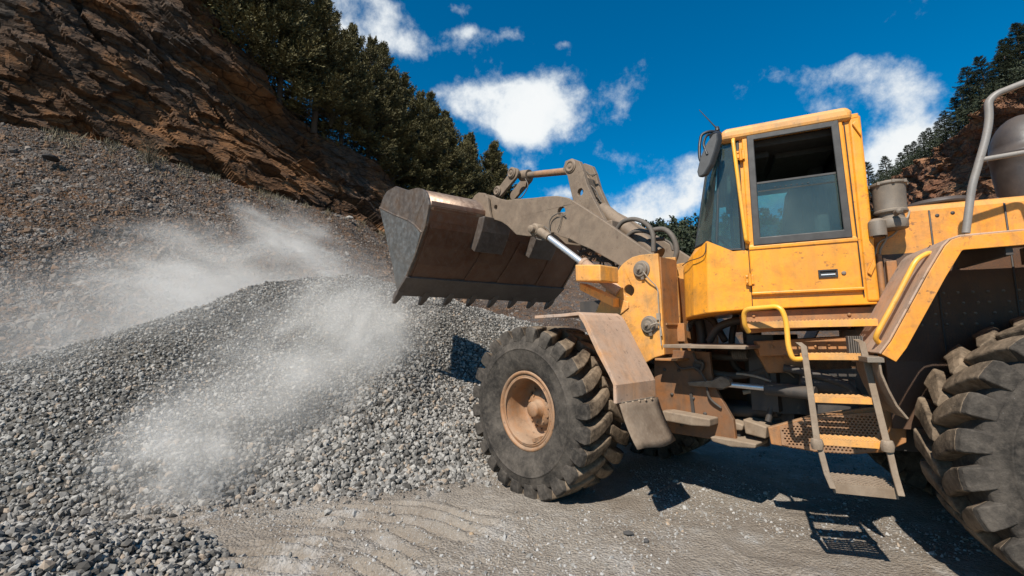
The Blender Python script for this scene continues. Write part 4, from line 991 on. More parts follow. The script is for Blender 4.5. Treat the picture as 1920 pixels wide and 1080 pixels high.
# ------------------------------------------------------------------ ground, gravel pile, slopes
TX = [-30, -12, -8, -6, -3.9, -2.6, -1.35, -.64, -.27, .6, 1.5, 3, 5, 8, 14, 40]; TY = [1.5, 2.2, 2.8, 3.1, 3.75, 4.35, 4.52, 4.9, 5.25, 6.1, 7.2, 8.6, 9.8, 10.5, 11.5, 14]
CX = [-30, -12, -8, -6.5, -5.2, -4.2, -3.2, -2.4, -1.4, -.4, 1, 2.5, 5, 8, 14]; CZ = [.5, .55, .92, 1.32, 1.95, 2.5, 2.8, 2.45, 2.2, 2.05, 1.75, 1.6, 1.5, 1.2, .8]
def pile_h(x, y):
    d = (y-np.interp(x, TX, TY))*.93; d = d+.25*fbm(x*.8, y*.8, x*0, 3, 11)
    w_ = np.clip((x+2.0)/1.3, 0, 1); w_ = w_*w_*(3-2*w_)
    f = (1-w_)*.60*d+w_*(.27*d+.50*np.maximum(0, d-2.3)+.14*np.clip(d, 0, 1))-.06*np.exp(-(d-.15)**2/.15)
    yc = 7.2+np.interp(x, [-12, -6, -3.5, -1.5, 1, 6], [0, 1.2, 3.4, 2.9, 3.4, 6])
    top = np.interp(x, CX, CZ)-.42*np.maximum(0, y-yc)+.22*fbm(x*.55, y*.55, x*0, 3, 5)
    k = .7; h = np.clip(.5+.5*(top-f)/k, 0, 1); z = top*(1-h)+f*h-k*h*(1-h)
    # gullies and lobes from tipped loads
    z = z-.42*np.exp(-((x+2.4-.20*(y-6))**2)/.20)*np.clip(d*.6, 0, 1)*np.clip((9.5-y)*.6, 0, 1)
    z = z+.22*np.exp(-((x+4.3)**2)/1.2)*np.clip(d*.5, 0, 1)
    z = z+.14*fbm(x*1.3, y*1.3, x*0, 3, 8)*np.clip(d, 0, 1)
    return z
def mound_h(x, y): 
    r = np.sqrt(((x+3.25)/1.55)**2+((y-2.55)/1.25)**2); return .46*(1-r)+.06*fbm(x*2, y*2, x*0, 3, 3)
def ground_h(x, y):
    z = .05*fbm(x*.5, y*.5, x*0, 4, 1)+.012*fbm(x*3, y*3, x*0, 3, 2)-.01
    # chevron tyre track pressed into the dirt, front left of the wheel
    u = (x+1.1)*.40+(y-3.4)*.92; v = (x+1.1)*.92-(y-3.4)*.40
    m_ = np.exp(-(v/.75)**4)*np.clip((1.0-np.abs(u))*3, 0, 1); ph = u*36+np.abs(v)*10+3.0*fbm(x*1.6, y*1.6, x*0, 3, 6)
    z = z+m_*.040*np.tanh(2.2*np.sin(ph))*np.clip(.75+1.5*fbm(x*2.5, y*2.5, x*0, 2, 16), .15, 1)+.02*np.clip(fbm(x*5, y*5, x*0, 3, 15), 0, 1)
    u2 = (x-1.6)*.6+(y-2.9)*.8; v2 = -(x-1.6)*.8+(y-2.9)*.6; z = z-.02*np.exp(-(v2/.25)**4)*(1+.5*np.sin(u2*25))*.6
    # softer where the machine stands
    return z
xs_ = np.concatenate([np.linspace(-400, -12, 26)[:-1], np.linspace(-12, -5.5, 40)[:-1], np.linspace(-5.5, 6.5, 600)[:-1], np.linspace(6.5, 20, 70)[:-1], np.linspace(20, 400, 26)])
ys_ = np.concatenate([np.linspace(-200, -4, 20)[:-1], np.linspace(-4, 2.2, 60)[:-1], np.linspace(2.2, 8, 460)[:-1], np.linspace(8, 16, 90)[:-1], np.linspace(16, 500, 30)])
X, Y = np.meshgrid(xs_, ys_, indexing='ij')

def dirt_mat():
    m = new_mat('dusty_dirt'); b = NB(m)
    n1 = b.noise(.45, 6, .6); n2 = b.noise(2.4, 7, .65); n3 = b.noise(18, 6, .7); n4 = b.noise(75, 4, .7)
    col = b.mix(b.rng(n1, .38, .62), (.22, .18, .14), (.345, .30, .245)); col = b.mix(b.rng(n2, .5, .7, 0, .65), col, (.19, .155, .12)); col = b.mix(b.rng(n2, .46, .30, 0, .5), col, (.47, .45, .42))
    st = b.noise(1.6, 5, .6, stretch=(1.0, .35, 1)); col = b.mix(b.rng(st, .60, .70, 0, .6), col, (.55, .53, .50))
    col = b.mix(b.rng(n3, .45, .72, 0, .55), col, (.15, .125, .10)); col = b.mix(b.rng(b.voro(60), .32, .12, 0, .55), col, (.42, .40, .37))
    vc = b.voro(38, out='Color'); col = b.mix(b.rng(b.voro(38), .20, .14, 0, .5), col, (.2, .185, .165))
    b.fin(col, .93, 0, .2); b.bump(b.math('ADD', b.math('ADD', b.math('MULTIPLY', n3, .9), b.math('MULTIPLY', n4, .35)), b.math('MULTIPLY', b.voro(45), -.5)), .9, .035); return m
def rubble_mat():
    m = new_mat('brown_rubble_slope'); b = NB(m)
    n1 = b.noise(.28, 6, .65); n2 = b.noise(1.6, 7, .7); n3 = b.noise(9, 6, .75)
    col = b.mix(b.rng(n1, .40, .60), (.075, .05, .035), (.105, .09, .08)); col = b.mix(b.rng(n2, .48, .62, 0, .8), col, (.17, .085, .038)); col = b.mix(b.rng(n3, .5, .7, 0, .7), col, (.05, .04, .034)); col = b.mix(b.rng(n3, .40, .30, 0, .7), col, (.22, .19, .165))
    b.fin(col, .95, 0, .15); b.bump(b.math('ADD', b.math('MULTIPLY', n3, 1.), b.math('MULTIPLY', b.voro(7), .6)), 1, .12); return m
def gravel_base_mat():
    m = new_mat('gravel_bed'); b = NB(m); n = b.noise(4, 5, .6); v = b.voro(28, out='Color')
    sp = b.N.new('ShaderNodeSeparateColor'); b.L.new(v, sp.inputs[0])
    col = b.mix(b.rng(sp.outputs[0], 0, 1), (.035, .031, .026), (.13, .118, .10)); col = b.mix(b.rng(n, .5, .7, 0, .6), col, (.16, .14, .115)); b.fin(col, .9, 0, .2); b.bump(b.voro(28), 1, .03); return m
def stone_mat(name, dark, light, warm, wamt):
    m = new_mat(name); b = NB(m); t = b.attr('tone'); n = b.noise(25, 4, .6); n1 = b.noise(.7, 4, .6)
    col = b.mix(t, dark, light); col = b.mix(b.math('MULTIPLY', b.rng(b.attr('warm'), 1-wamt, 1-wamt+.05), .8), col, warm); col = b.mix(b.rng(n, .4, .7, 0, .35), col, tuple(c*.6 for c in dark)); col = b.mix(b.rng(n1, .48, .68, 0, .35), col, (.33, .31, .28))
    b.fin(col, .85, 0, .25); b.bump(n, .3, .01); return m
DIRT = dirt_mat(); RUB = rubble_mat(); GB = gravel_base_mat()
ground = grid_mesh('ground', X, Y, ground_h(X, Y), DIRT); tag(ground, kind='structure')
gx = np.linspace(-13, 11, 400); gy = np.linspace(2.2, 15, 230); GX, GY = np.meshgrid(gx, gy, indexing='ij')
GZ = pile_h(GX, GY); pile = grid_mesh('gravel_pile', GX, GY, np.maximum(GZ, -.35), GB); tag(pile, kind='structure')
mx_, my_ = np.meshgrid(np.linspace(-5.4, -1.2, 90), np.linspace(.9, 4.2, 70), indexing='ij'); mound = grid_mesh('gravel_mound', mx_, my_, np.maximum(mound_h(mx_, my_), -.3), GB); tag(mound, kind='structure')

ICO = None
def ico():
    bm = bmesh.new(); bmesh.ops.create_icosphere(bm, subdivisions=1, radius=1); v = np.array([v.co[:] for v in bm.verts]); f = np.array([[q.index for q in fc.verts] for fc in bm.faces]); bm.free(); return v, f
IV, IF = ico()
def scatter(name, pos, size, mat, label, seed=0, flat=.75, cap=.085):
    r = np.random.default_rng(seed); n = len(pos)
    size = np.minimum(size, cap); v = IV[None]*(1+r.uniform(-.26, .16, (n, 12, 1)))+r.normal(0, .085, (n, 12, 3))
    v = v*r.uniform(.65, 1.3, (n, 1, 3))*np.array([1, 1, flat])
    q = r.normal(size=(n, 4)); q[:, :3] *= .8; q /= np.linalg.norm(q, axis=1, keepdims=True); w, x, y, z = q.T
    Rm = np.stack([1-2*(y*y+z*z), 2*(x*y-z*w), 2*(x*z+y*w), 2*(x*y+z*w), 1-2*(x*x+z*z), 2*(y*z-x*w), 2*(x*z-y*w), 2*(y*z+x*w), 1-2*(x*x+y*y)], -1).reshape(n, 3, 3)
    v = np.einsum('nij,nkj->nki', Rm, v)*size[:, None, None]*.5+pos[:, None, :]
    F = (IF[None]+12*np.arange(n)[:, None, None]).reshape(-1, 3); me = bpy.data.meshes.new(name)
    me.vertices.add(n*12); me.vertices.foreach_set('co', v.reshape(-1).astype(np.float32)); me.loops.add(F.size); me.loops.foreach_set('vertex_index', F.ravel().astype(np.int32))
    me.polygons.add(len(F)); me.polygons.foreach_set('loop_start', np.arange(0, F.size, 3, dtype=np.int32)); me.update(calc_edges=True)
    for an in ('tone', 'warm'):
        a = me.attributes.new(an, 'FLOAT', 'POINT'); a.data.foreach_set('value', np.repeat(r.random(n), 12).astype(np.float32))
    me.polygons.foreach_set('use_smooth', np.zeros(len(F), bool)); me.materials.append(mat)
    o = bpy.data.objects.new(name, me); COL.objects.link(o); tag(o, label, kind='stuff'); return o
SG = stone_mat('grey_gravel', (.045, .040, .034), (.385, .358, .318), (.36, .27, .19), .09)
SB = stone_mat('brown_rubble_stone', (.035, .028, .023), (.21, .175, .145), (.17, .092, .045), .38)
SD = stone_mat('ground_pebble', (.16, .145, .125), (.42, .40, .37), (.36, .26, .17), .1)
# gravel on the pile; density follows how near it is
n = 560000; px_ = rng.uniform(-10.5, 8, n); py_ = rng.uniform(2.4, 12.5, n); z_ = pile_h(px_, py_); g_ = ground_h(px_, py_)
dist = np.hypot(px_, py_); keep = (z_ > g_-.03) & (rng.random(n) < np.clip(1.15-.075*dist, .35, 1)) & (np.abs(px_) < py_*1.25+.8)
px_, py_, z_ = px_[keep], py_[keep], z_[keep]; dist = dist[keep]
sz = rng.lognormal(math.log(.035), .36, len(px_))*np.clip(1.45-.42*z_, .85, 1.45)*np.where(rng.random(len(px_)) < .35, rng.uniform(.4, .75, len(px_)), 1.)*np.where(px_ < -2.5, .88, 1.)*np.clip(.85+.03*dist, 1, 1.3)
scatter('gravel', np.stack([px_, py_, z_+rng.uniform(-.012, .03, len(px_))], -1), sz, SG, 'crushed grey gravel heaped in a large pile beside the loader', 1)
n = 15000; a = rng.uniform(-5.2, -1.4, n); b_ = rng.uniform(1.6, 4.1, n); z_ = mound_h(a, b_); k = z_ > ground_h(a, b_)-.02
scatter('gravel', np.stack([a[k], b_[k], z_[k]+rng.uniform(-.01, .025, k.sum())], -1), rng.lognormal(math.log(.04), .42, k.sum()), SG, 'dark grey gravel of the small heap at the bottom left corner', 2, .75, .07)
# loose stones at the toe of the pile and pebbles on the dirt
n = 2600; a = rng.uniform(-4.5, 7, n); t_ = np.interp(a, TX, TY); b_ = t_-np.abs(rng.exponential(.14, n))+.08
scatter('loose_gravel', np.stack([a, b_, ground_h(a, b_)+.008], -1), rng.lognormal(math.log(.035), .45, n), SG, 'loose grey stones rolled out from the foot of the pile', 3)
n = 42000; a = rng.uniform(-4.5, 7, n); b_ = 2.3+np.abs(rng.beta(1.1, 2.2, n))*8; cl = fbm(a*1.4, b_*1.4, a*0, 3, 21) > -.12
a, b_ = a[cl], b_[cl]
scatter('pebbles', np.stack([a, b_, ground_h(a, b_)+.001], -1), rng.lognormal(math.log(.0125), .50, len(a)), SD, 'small pebbles and grit strewn over the dirt ground', 4, .6)

def world_at(px, py, d):
    """world point seen at px,py at depth d metres in front of the camera"""
    v = c_f+c_r*((px-960)/FPX)-c_u*((py-540)/FPX); return Vector((0, 0, CAM_H))+v*d
# brown rubble slope: rises from behind the gravel pile to the bench below the cliff
top_c = [(-1500, 60, 17), (-700, 120, 19), (0, 230, 22), (120, 252, 23), (240, 275, 24.5), (340, 310, 26), (450, 348, 28), (570, 384, 31), (660, 410, 34), (760, 455, 38), (900, 490, 46), (1040, 480, 56), (1200, 500, 62), (1400, 500, 70), (1700, 500, 74), (2400, 480, 60)]
bot_c = [(-1500, 900, 5.5), (-700, 780, 7.5), (0, 700, 8.2), (120, 690, 8.6), (240, 680, 9), (340, 680, 9.5), (450, 680, 10), (570, 690, 10.3), (660, 690, 10.6), (760, 700, 11), (900, 705, 12), (1040, 705, 14), (1200, 705, 17), (1400, 700, 22), (1700, 690, 30), (2400, 680, 30)]
tu = np.linspace(0, 1, len(top_c)); NU, NV = 620, 260; U = np.linspace(0, 1, NU)
T = np.array([world_at(*c_)[:] for c_ in top_c]); Bt = np.array([world_at(*c_)[:] for c_ in bot_c]); Bt[:, 2] = np.minimum(Bt[:, 2], .2)
Tu = np.stack([np.interp(U, tu, T[:, i]) for i in range(3)], -1); Bu = np.stack([np.interp(U, tu, Bt[:, i]) for i in range(3)], -1)
Vv = np.linspace(0, 1, NV)[None, :, None]; Sf = Bu[:, None]*(1-Vv)+Tu[:, None]*Vv
Sf[..., 2] += -1.2*np.sin(pi*Vv[..., 0])*.6
x_, y_, z_ = Sf[..., 0], Sf[..., 1], Sf[..., 2]
hh = .9*fbm(x_*.22, y_*.22, z_*.22, 4, 31)+.16*fbm(x_*1.6, y_*1.6, z_*1.6, 3, 33)+.10*facets(x_*1.5, y_*1.5, z_*1.5, 35)
hh = hh*np.clip((1-Vv[..., 0])*12, .15, 1)
Sf[..., 2] = z_+hh; slope = grid_mesh('rubble_slope', Sf[..., 0], Sf[..., 1], Sf[..., 2], RUB); tag(slope, kind='structure')
n = 95000; iu = (rng.beta(1.0, 1.5, n)*.78+.07)*(NU-1); iv = rng.random(n)**.8*(NV-1); i0 = iu.astype(int); j0 = iv.astype(int); i0 = np.clip(i0, 0, NU-2); j0 = np.clip(j0, 0, NV-2); fa, fb_ = (iu-i0)[:, None], (iv-j0)[:, None]
pp = (Sf[i0, j0]*(1-fa)+Sf[i0+1, j0]*fa)*(1-fb_)+(Sf[i0, j0+1]*(1-fa)+Sf[i0+1, j0+1]*fa)*fb_
sz = rng.lognormal(math.log(.062), .50, n)*np.where(rng.random(n) < .02, 2.4, 1)
scatter('rubble', pp+np.array([0, 0, .01]), sz, SB, 'brown and grey broken rubble lying over the slope below the cliff', 5, .6, .32)

# ------------------------------------------------------------------ cliffs
def cliff_mat(name, c1, c2, c3, dark):
    m = new_mat(name); b = NB(m)
    n1 = b.noise(.12, 6, .6); n2 = b.noise(.6, 8, .68, dist=.6); n3 = b.noise(3.2, 8, .72); st = b.noise(.9, 8, .7, stretch=(.45, .45, 1.6), dist=1.2)
    col = b.mix(b.rng(n1, .38, .60), c1, c2); col = b.mix(b.rng(n2, .50, .68, 0, .8), col, c3); col = b.mix(b.rng(st, .55, .66, 0, .75), col, dark); col = b.mix(b.rng(st, .42, .34, 0, .45), col, tuple(min(1, c*1.7) for c in c2)); col = b.mix(b.rng(n3, .52, .7, 0, .7), col, dark)
    pt = b.voro(.42, out='Color', stretch=(1, 1, 2.2)); sc_ = b.N.new('ShaderNodeSeparateColor'); b.L.new(pt, sc_.inputs[0]); col = b.mix(b.rng(sc_.outputs[0], .72, .80, 0, .45), col, tuple(min(1, c*1.35) for c in c3)); col = b.mix(b.rng(b.voro(.9, 'DISTANCE_TO_EDGE', stretch=(.7, .7, 1.8)), .06, .0, 0, .75), col, dark)
    b.fin(col, .92, 0, .2)
    b.bump(b.math('ADD', b.math('ADD', b.math('MULTIPLY', n3, .7), b.math('MULTIPLY', st, 1.6)), b.math('MULTIPLY', b.voro(1.3, stretch=(.6, .6, 1.5)), .8)), 1.0, .35); return m
CL = cliff_mat('brown_cliff_rock', (.135, .070, .035), (.085, .066, .052), (.25, .118, .048), (.020, .014, .010))
CR = cliff_mat('orange_cliff_rock', (.26, .115, .06), (.19, .11, .07), (.36, .19, .10), (.05, .028, .02))
def cliff(name, base, top, mat, NU, NV, amp, seed, bulge=0):
    tu = np.linspace(0, 1, len(base)); U = np.linspace(0, 1, NU); B_ = np.array([world_at(*c_)[:] for c_ in base]); T_ = np.array([world_at(*c_)[:] for c_ in top])
    Bu = np.stack([np.interp(U, tu, B_[:, i]) for i in range(3)], -1); Tu = np.stack([np.interp(U, tu, T_[:, i]) for i in range(3)], -1)
    Vv = np.linspace(-.14, 1, NV)[None, :, None]; S = Bu[:, None]*(1-Vv)+Tu[:, None]*Vv
    nrm = np.cross(np.gradient(S, axis=0), np.gradient(S, axis=1)); nrm /= np.linalg.norm(nrm, axis=-1, keepdims=True)+1e-9
    cm = np.array([0, 0, CAM_H])-S; nrm *= np.sign((nrm*cm).sum(-1, keepdims=True))
    x, y, z = S[..., 0], S[..., 1], S[..., 2]; a_ = x*.5+y*.3-z*.6; b2 = x*.6+z*.7; wx = .8*fbm(x*.3, y*.3, z*.3, 3, seed+50)
    sl = np.cumsum(np.linalg.norm(np.diff(S[:, NV//2], axis=0, prepend=S[:1, NV//2]), axis=1))[:, None]+0*x; tl = np.linalg.norm(S-S[:, :1], axis=-1)
    ca, sa = cos(radians(24)), sin(radians(24)); s_ = sl*ca-tl*sa+wx*1.2; t_ = sl*sa+tl*ca+wx*1.0
    h = 1.9*fbm(x*.09, y*.09, z*.09, 3, seed)+.85*facets(s_*.09, t_*.22, wx*.3, seed+10)+.55*facets(s_*.26, t_*.75, wx*.5, seed+20)+.26*facets(s_*.7, t_*1.6, wx, seed+25)+.05*facets(s_*2.2, t_*5, wx, seed+27)+.10*fbm(x*.9, y*.9, z*1.4, 4, seed+30)
    S = S+nrm*(h*amp)[..., None]
    o = grid_mesh(name, S[..., 0], S[..., 1], S[..., 2], mat, smooth=False); tag(o, kind='structure'); return o, S
cb = [(-1500, 60, 17), (-700, 120, 19), (0, 230, 22), (240, 275, 24.5), (450, 348, 28), (570, 384, 31), (660, 410, 34), (760, 455, 38), (900, 490, 46), (1040, 480, 56), (1130, 475, 70)]
ct = [(-1700, -1500, 18), (-800, -1100, 21), (60, -330, 25), (250, -95, 28), (440, 95, 31), (540, 175, 34), (630, 250, 38), (730, 335, 42), (850, 420, 50), (960, 440, 60), (1100, 455, 74)]
cliffL, SL = cliff('cliff', cb, ct, CL, 620, 240, 1.0, 100)
rb = [(1560, 560, 90), (1640, 540, 66), (1760, 530, 48), (1900, 520, 38), (2150, 560, 30), (2700, 600, 24)]
rt_ = [(1540, 430, 92), (1640, 362, 68), (1730, 295, 52), (1830, 222, 42), (1960, 120, 34), (2600, -300, 26)]
cliffR, SR = cliff('cliff', rb, rt_, CR, 300, 160, 1.0, 200)
# wooded hillsides behind both cliff tops
def hillside(P_, mat, back, rise, name='hill'):
    nv = 24
    V = np.linspace(0, 1, nv)[None, :, None]; S = P_[:, None]+V*np.array([back[0], back[1], rise]); S[..., 2] += (.8*fbm(S[..., 0]*.15, S[..., 1]*.15, S[..., 2]*0, 3, 77)+.1)*np.clip(V[..., 0]*8, 0, 1)-.04
    o = grid_mesh(name, S[..., 0], S[..., 1], S[..., 2], mat); tag(o, kind='structure'); return S
FL = simple('forest_floor', (.035, .028, .018), .95, bump=.6, nscale=2)
hillside(SL[:, -1], FL, (-34, 16), 14); hillside(SR[:, -1], FL, (40, 10), 14)

# ------------------------------------------------------------------ trees
def leaf_mat(name, dark, light):
    m = new_mat(name); b = NB(m); t = b.attr('tone'); info = b.N.new('ShaderNodeObjectInfo')
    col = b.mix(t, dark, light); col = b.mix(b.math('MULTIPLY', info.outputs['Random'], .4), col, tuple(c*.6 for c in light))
    b.fin(col, .7, 0, .25); return m
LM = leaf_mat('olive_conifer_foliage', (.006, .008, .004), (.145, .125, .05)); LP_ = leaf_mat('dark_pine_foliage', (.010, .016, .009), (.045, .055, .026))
BK = simple('bark', (.07, .05, .035), .9, bump=.5, nscale=8)
def foliage_mesh(kind, seed):
    """unit: tree 10 m tall. branches with many small sprays of leaf blades"""
    r = np.random.default_rng(seed); Pn = []; Dn = []; Ln = []; Wn = []; Tn = []; limbs = []
    H = 10.; nb = 92 if kind == 'bush' else 64
    for i in range(nb):
        t = (i+.5)/nb
        if kind == 'bush':
            z = H*(.0+.95*t**1.0); L_ = 2.75*(1-t)**.9*r.uniform(.5, 1.35)+.30; el = r.uniform(-.05, .55)+.95*t*t-.25*(1-t)**3
        else:
            z = H*(.16+.83*t); L_ = (2.5*(1-t)**.85+.12)*r.uniform(.45, 1.15); el = r.uniform(-.05, .22)+.5*t*t
        az = i*2.39996+r.uniform(-.6, .6); d = np.array([cos(az)*cos(el), sin(az)*cos(el), sin(el)]); up_ = np.array([0, 0, 1.]); sd_ = np.cross(d, up_); sd_ /= np.linalg.norm(sd_); nn = np.cross(sd_, d)
        start = np.array([0, 0, z]); limbs.append((start, start+d*L_*.85)); tone = r.uniform(0, .45)
        nt = int(7+L_*5)
        for j in range(nt):       # twigs along the bough, alternating, sweeping outwards
            u = .22+.78*(j+.5)/nt; sgn = -1 if j % 2 else 1; c_ = start+d*L_*u+up_*(.22*L_*u*u if kind == 'bush' else -.06*L_*u*u)
            tl_ = (L_*.42*(1.12-u)+.30)*r.uniform(.7, 1.2); td = d*r.uniform(.6, 1.1)+sd_*sgn*r.uniform(.35, 1.0)+nn*r.uniform(-.35, .55)+up_*(.25 if kind == 'bush' else 0); td /= np.linalg.norm(td)
            nl = int(10+tl_*16)
            for k in range(nl):
                w_ = (k+.5)/nl; q = c_+td*tl_*w_; sg2 = -1 if k % 2 else 1; dd = td*.9+np.cross(td, nn)*sg2*.75*(1.1-w_*.6)+nn*r.normal(0, .30)+r.normal(0, .18, 3); dd /= np.linalg.norm(dd)
                Pn.append(q+r.normal(0, .025, 3)); Dn.append(dd); Ln.append(r.uniform(.13, .30)*(1.15-.4*w_)); Wn.append(r.uniform(.024, .045) if kind == 'bush' else r.uniform(.016, .032)); Tn.append(np.clip(tone+.30*u+.28*w_+r.normal(0, .12), 0, 1))  # paler olive towards the tips, partly sunlight put into the tone
    Pn, Dn, Ln, Wn, Tn = map(np.array, (Pn, Dn, Ln, Wn, Tn)); n = len(Pn)
    rv = r.normal(size=(n, 3)); S_ = np.cross(Dn, rv); S_ /= np.linalg.norm(S_, axis=1, keepdims=True)
    tip = Pn+Dn*Ln[:, None]; mid = Pn+Dn*(Ln*.45)[:, None]; v = np.stack([Pn, mid+S_*Wn[:, None], tip, mid-S_*Wn[:, None]], 1).reshape(-1, 3); F = np.arange(4*n).reshape(n, 4)
    me = bpy.data.meshes.new('crown'); me.vertices.add(4*n); me.vertices.foreach_set('co', v.ravel().astype(np.float32)); me.loops.add(4*n); me.loops.foreach_set('vertex_index', F.ravel().astype(np.int32)); me.polygons.add(n); me.polygons.foreach_set('loop_start', np.arange(0, 4*n, 4, dtype=np.int32)); me.update(calc_edges=True)
    a = me.attributes.new('tone', 'FLOAT', 'POINT'); a.data.foreach_set('value', np.repeat(Tn, 4).astype(np.float32)); me.materials.append(LM if kind == 'bush' else LP_)
    b = MB(); b.tube([(0, 0, -.8), (.05, 0, 2), (-.04, .05, 6), (0, 0, 9.6)], [.20, .17, .10, .02], seg=8)
    for s, e in limbs[::2]: b.tube([s, (s+e)/2+np.array([0, 0, .05]), e], [.05, .03, .01], seg=4, caps=False)
    tk = b.build('trunk', BK, None, fix=False); tm = tk.data; bpy.data.objects.remove(tk)
    return me, tm
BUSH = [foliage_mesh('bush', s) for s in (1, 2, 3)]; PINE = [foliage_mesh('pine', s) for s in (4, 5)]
def tree(kind, base, height, rz, label, group, var=0, wide=1.0):
    cm, tm = (BUSH if kind == 'bush' else PINE)[var]; o = bpy.data.objects.new('conifer_tree' if kind == 'bush' else 'pine_tree', None); COL.objects.link(o)
    o.location = base; o.rotation_euler = (random.uniform(-.05, .05), random.uniform(-.05, .05), rz); s = height/10; o.scale = (s*wide, s*wide, s); tag(o, label, 'tree', group)
    for nm, me in (('crown', cm), ('trunk', tm)):
        c_ = bpy.data.objects.new(nm, me); COL.objects.link(c_); c_.parent = o
    return o
# left trees, along the cliff edge: (px base, py base, depth, py of the top)
front = [(395, 50, 31, -330), (470, 118, 32, -220), (525, 165, 33.5, -110), (590, 222, 35.5, -20), (640, 262, 38, 30), (690, 305, 40, 75), (735, 345, 42, 130), (775, 375, 44, 150), (815, 400, 47, 190), (850, 425, 50, 222), (885, 440, 54, 240), (915, 445, 58, 275), (945, 450, 63, 300)]
back = [(350, -60, 37, -420), (430, 20, 38, -300), (500, 80, 39, -200), (560, 130, 41, -90), (615, 190, 43, -25), (665, 240, 46, 40), (712, 290, 49, 78), (750, 330, 52, 122), (800, 370, 55, 170), (840, 400, 58, 215), (880, 420, 62, 245), (925, 430, 68, 268)]
ord_ = ['first', 'second', 'third', 'fourth', 'fifth', 'sixth', 'seventh', 'eighth', 'ninth', 'tenth', 'eleventh', 'twelfth', 'thirteenth']
for row, lst in (('at the edge of the left cliff', front), ('in the row behind the left cliff edge', back)):
    for i, (px, py, d, pt) in enumerate(lst):
        bs = world_at(px, py, d); tp = world_at(px, pt, d); bs.z -= .4; h_ = (tp.z-bs.z)*random.uniform(.97, 1.08)
        if px == 945: lab = 'rightmost and farthest bushy conifer above the bucket, at the end of the left cliff'
        else: lab = 'olive green bushy conifer %s, %s from the left' % (row, ord_[i])
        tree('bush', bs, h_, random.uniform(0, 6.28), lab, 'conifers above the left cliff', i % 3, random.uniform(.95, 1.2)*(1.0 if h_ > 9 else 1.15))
right = [(1632, 375, 70, 300), (1652, 362, 68, 318), (1690, 335, 62, 285), (1718, 312, 58, 262), (1745, 290, 52, 238), (1775, 268, 50, 205), (1800, 250, 46, 178), (1828, 225, 44, 118), (1858, 200, 42, 95), (1890, 178, 40, 80), (1918, 150, 38, 35), (1965, 120, 36, -20)]
for i, (px, py, d, pt) in enumerate(right):
    bs = world_at(px, py, d); tp = world_at(px, pt, d); bs.z -= .5
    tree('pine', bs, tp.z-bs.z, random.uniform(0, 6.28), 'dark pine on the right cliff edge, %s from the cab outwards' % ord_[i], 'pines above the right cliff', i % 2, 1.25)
right2 = [(1668, 345, 75, 290), (1705, 318, 70, 270), (1735, 290, 64, 245), (1765, 262, 60, 225), (1812, 225, 56, 160), (1845, 200, 54, 130), (1880, 175, 50, 100), (1935, 130, 48, 40), (1905, 158, 47, 62)]
for i, (px, py, d, pt) in enumerate(right2):
    bs = world_at(px, py+10, d); tp = world_at(px, pt, d); bs.z -= .5
    tree('pine', bs, tp.z-bs.z, random.uniform(0, 6.28), 'small dark pine behind the row on the right cliff, %s from the cab outwards' % ord_[i], 'pines above the right cliff', (i+1) % 2, 1.4)

# undergrowth on both wooded edges
def undergrowth(P_, back, label, n, seed):
    r = np.random.default_rng(seed); nc = 420; cu = r.random(nc)*(len(P_)-2); ci = cu.astype(int); cv = r.random(nc)**1.5
    cen = P_[ci]+(P_[ci+1]-P_[ci])*(cu-ci)[:, None]+cv[:, None]*np.array(back)[None]; k = r.integers(0, nc, n); rad = r.uniform(.7, 1.7, nc)
    v_ = r.normal(size=(n, 3)); v_ /= np.linalg.norm(v_, axis=1, keepdims=True); v_[:, 2] = np.abs(v_[:, 2]); Pn = cen[k]+v_*rad[k][:, None]*r.uniform(.55, 1.05, (n, 1))*[1, 1, 1.25]-[0, 0, .35]
    D_ = v_*.6+r.normal(0, .5, (n, 3)); D_ /= np.linalg.norm(D_, axis=1, keepdims=True); S_ = np.cross(D_, r.normal(size=(n, 3))); S_ /= np.linalg.norm(S_, axis=1, keepdims=True); L_ = r.uniform(.12, .34, (n, 1))
    v = np.stack([Pn, Pn+D_*L_*.5+S_*.05, Pn+D_*L_, Pn+D_*L_*.5-S_*.05], 1).reshape(-1, 3); me = bpy.data.meshes.new('undergrowth'); me.from_pydata(v.tolist(), [], np.arange(4*n).reshape(n, 4).tolist())
    a = me.attributes.new('tone', 'FLOAT', 'POINT'); a.data.foreach_set('value', np.repeat(np.clip(r.random(nc)[k]*.5+r.random(n)*.4, 0, 1), 4).astype(np.float32)); me.materials.append(LM if seed == 1 else LP_)
    o = bpy.data.objects.new('undergrowth', me); COL.objects.link(o); tag(o, label, kind='stuff')
undergrowth(SL[200:, -1], (-9, 4.5, 3.4), 'dark undergrowth between the conifers above the left cliff', 60000, 1)
undergrowth(SR[:, -1], (7, 2, 2.2), 'dark undergrowth below the pines above the right cliff', 40000, 2)

# far wooded hill between the boom and the cab
hc = [(980, 470, 100), (1080, 450, 105), (1150, 438, 110), (1230, 426, 112), (1310, 424, 112), (1420, 418, 112), (1560, 420, 112), (1700, 420, 112), (1900, 400, 110)]
T_ = np.array([world_at(*c_)[:] for c_ in hc]); U = np.linspace(0, 1, 160); tu = np.linspace(0, 1, len(hc)); Tt = np.stack([np.interp(U, tu, T_[:, i]) for i in range(3)], -1); Tt[:, 2] += 1.5*fbm(U*22, U*0, U*0, 3, 90)
V = np.linspace(0, 1, 60)[None, :, None]; Bb = Tt*np.array([.62, .62, 0])+np.array([0, 0, .5]); Hs = Bb[:, None]*(1-V)+Tt[:, None]*V; Hs[..., 2] += 1.2*fbm(Hs[..., 0]*.12, Hs[..., 1]*.12, Hs[..., 2]*.12, 4, 91)*np.sin(pi*V[..., 0])
FH = cliff_mat('dark_far_hill', (.05, .045, .03), (.07, .055, .04), (.09, .065, .045), (.02, .02, .015))
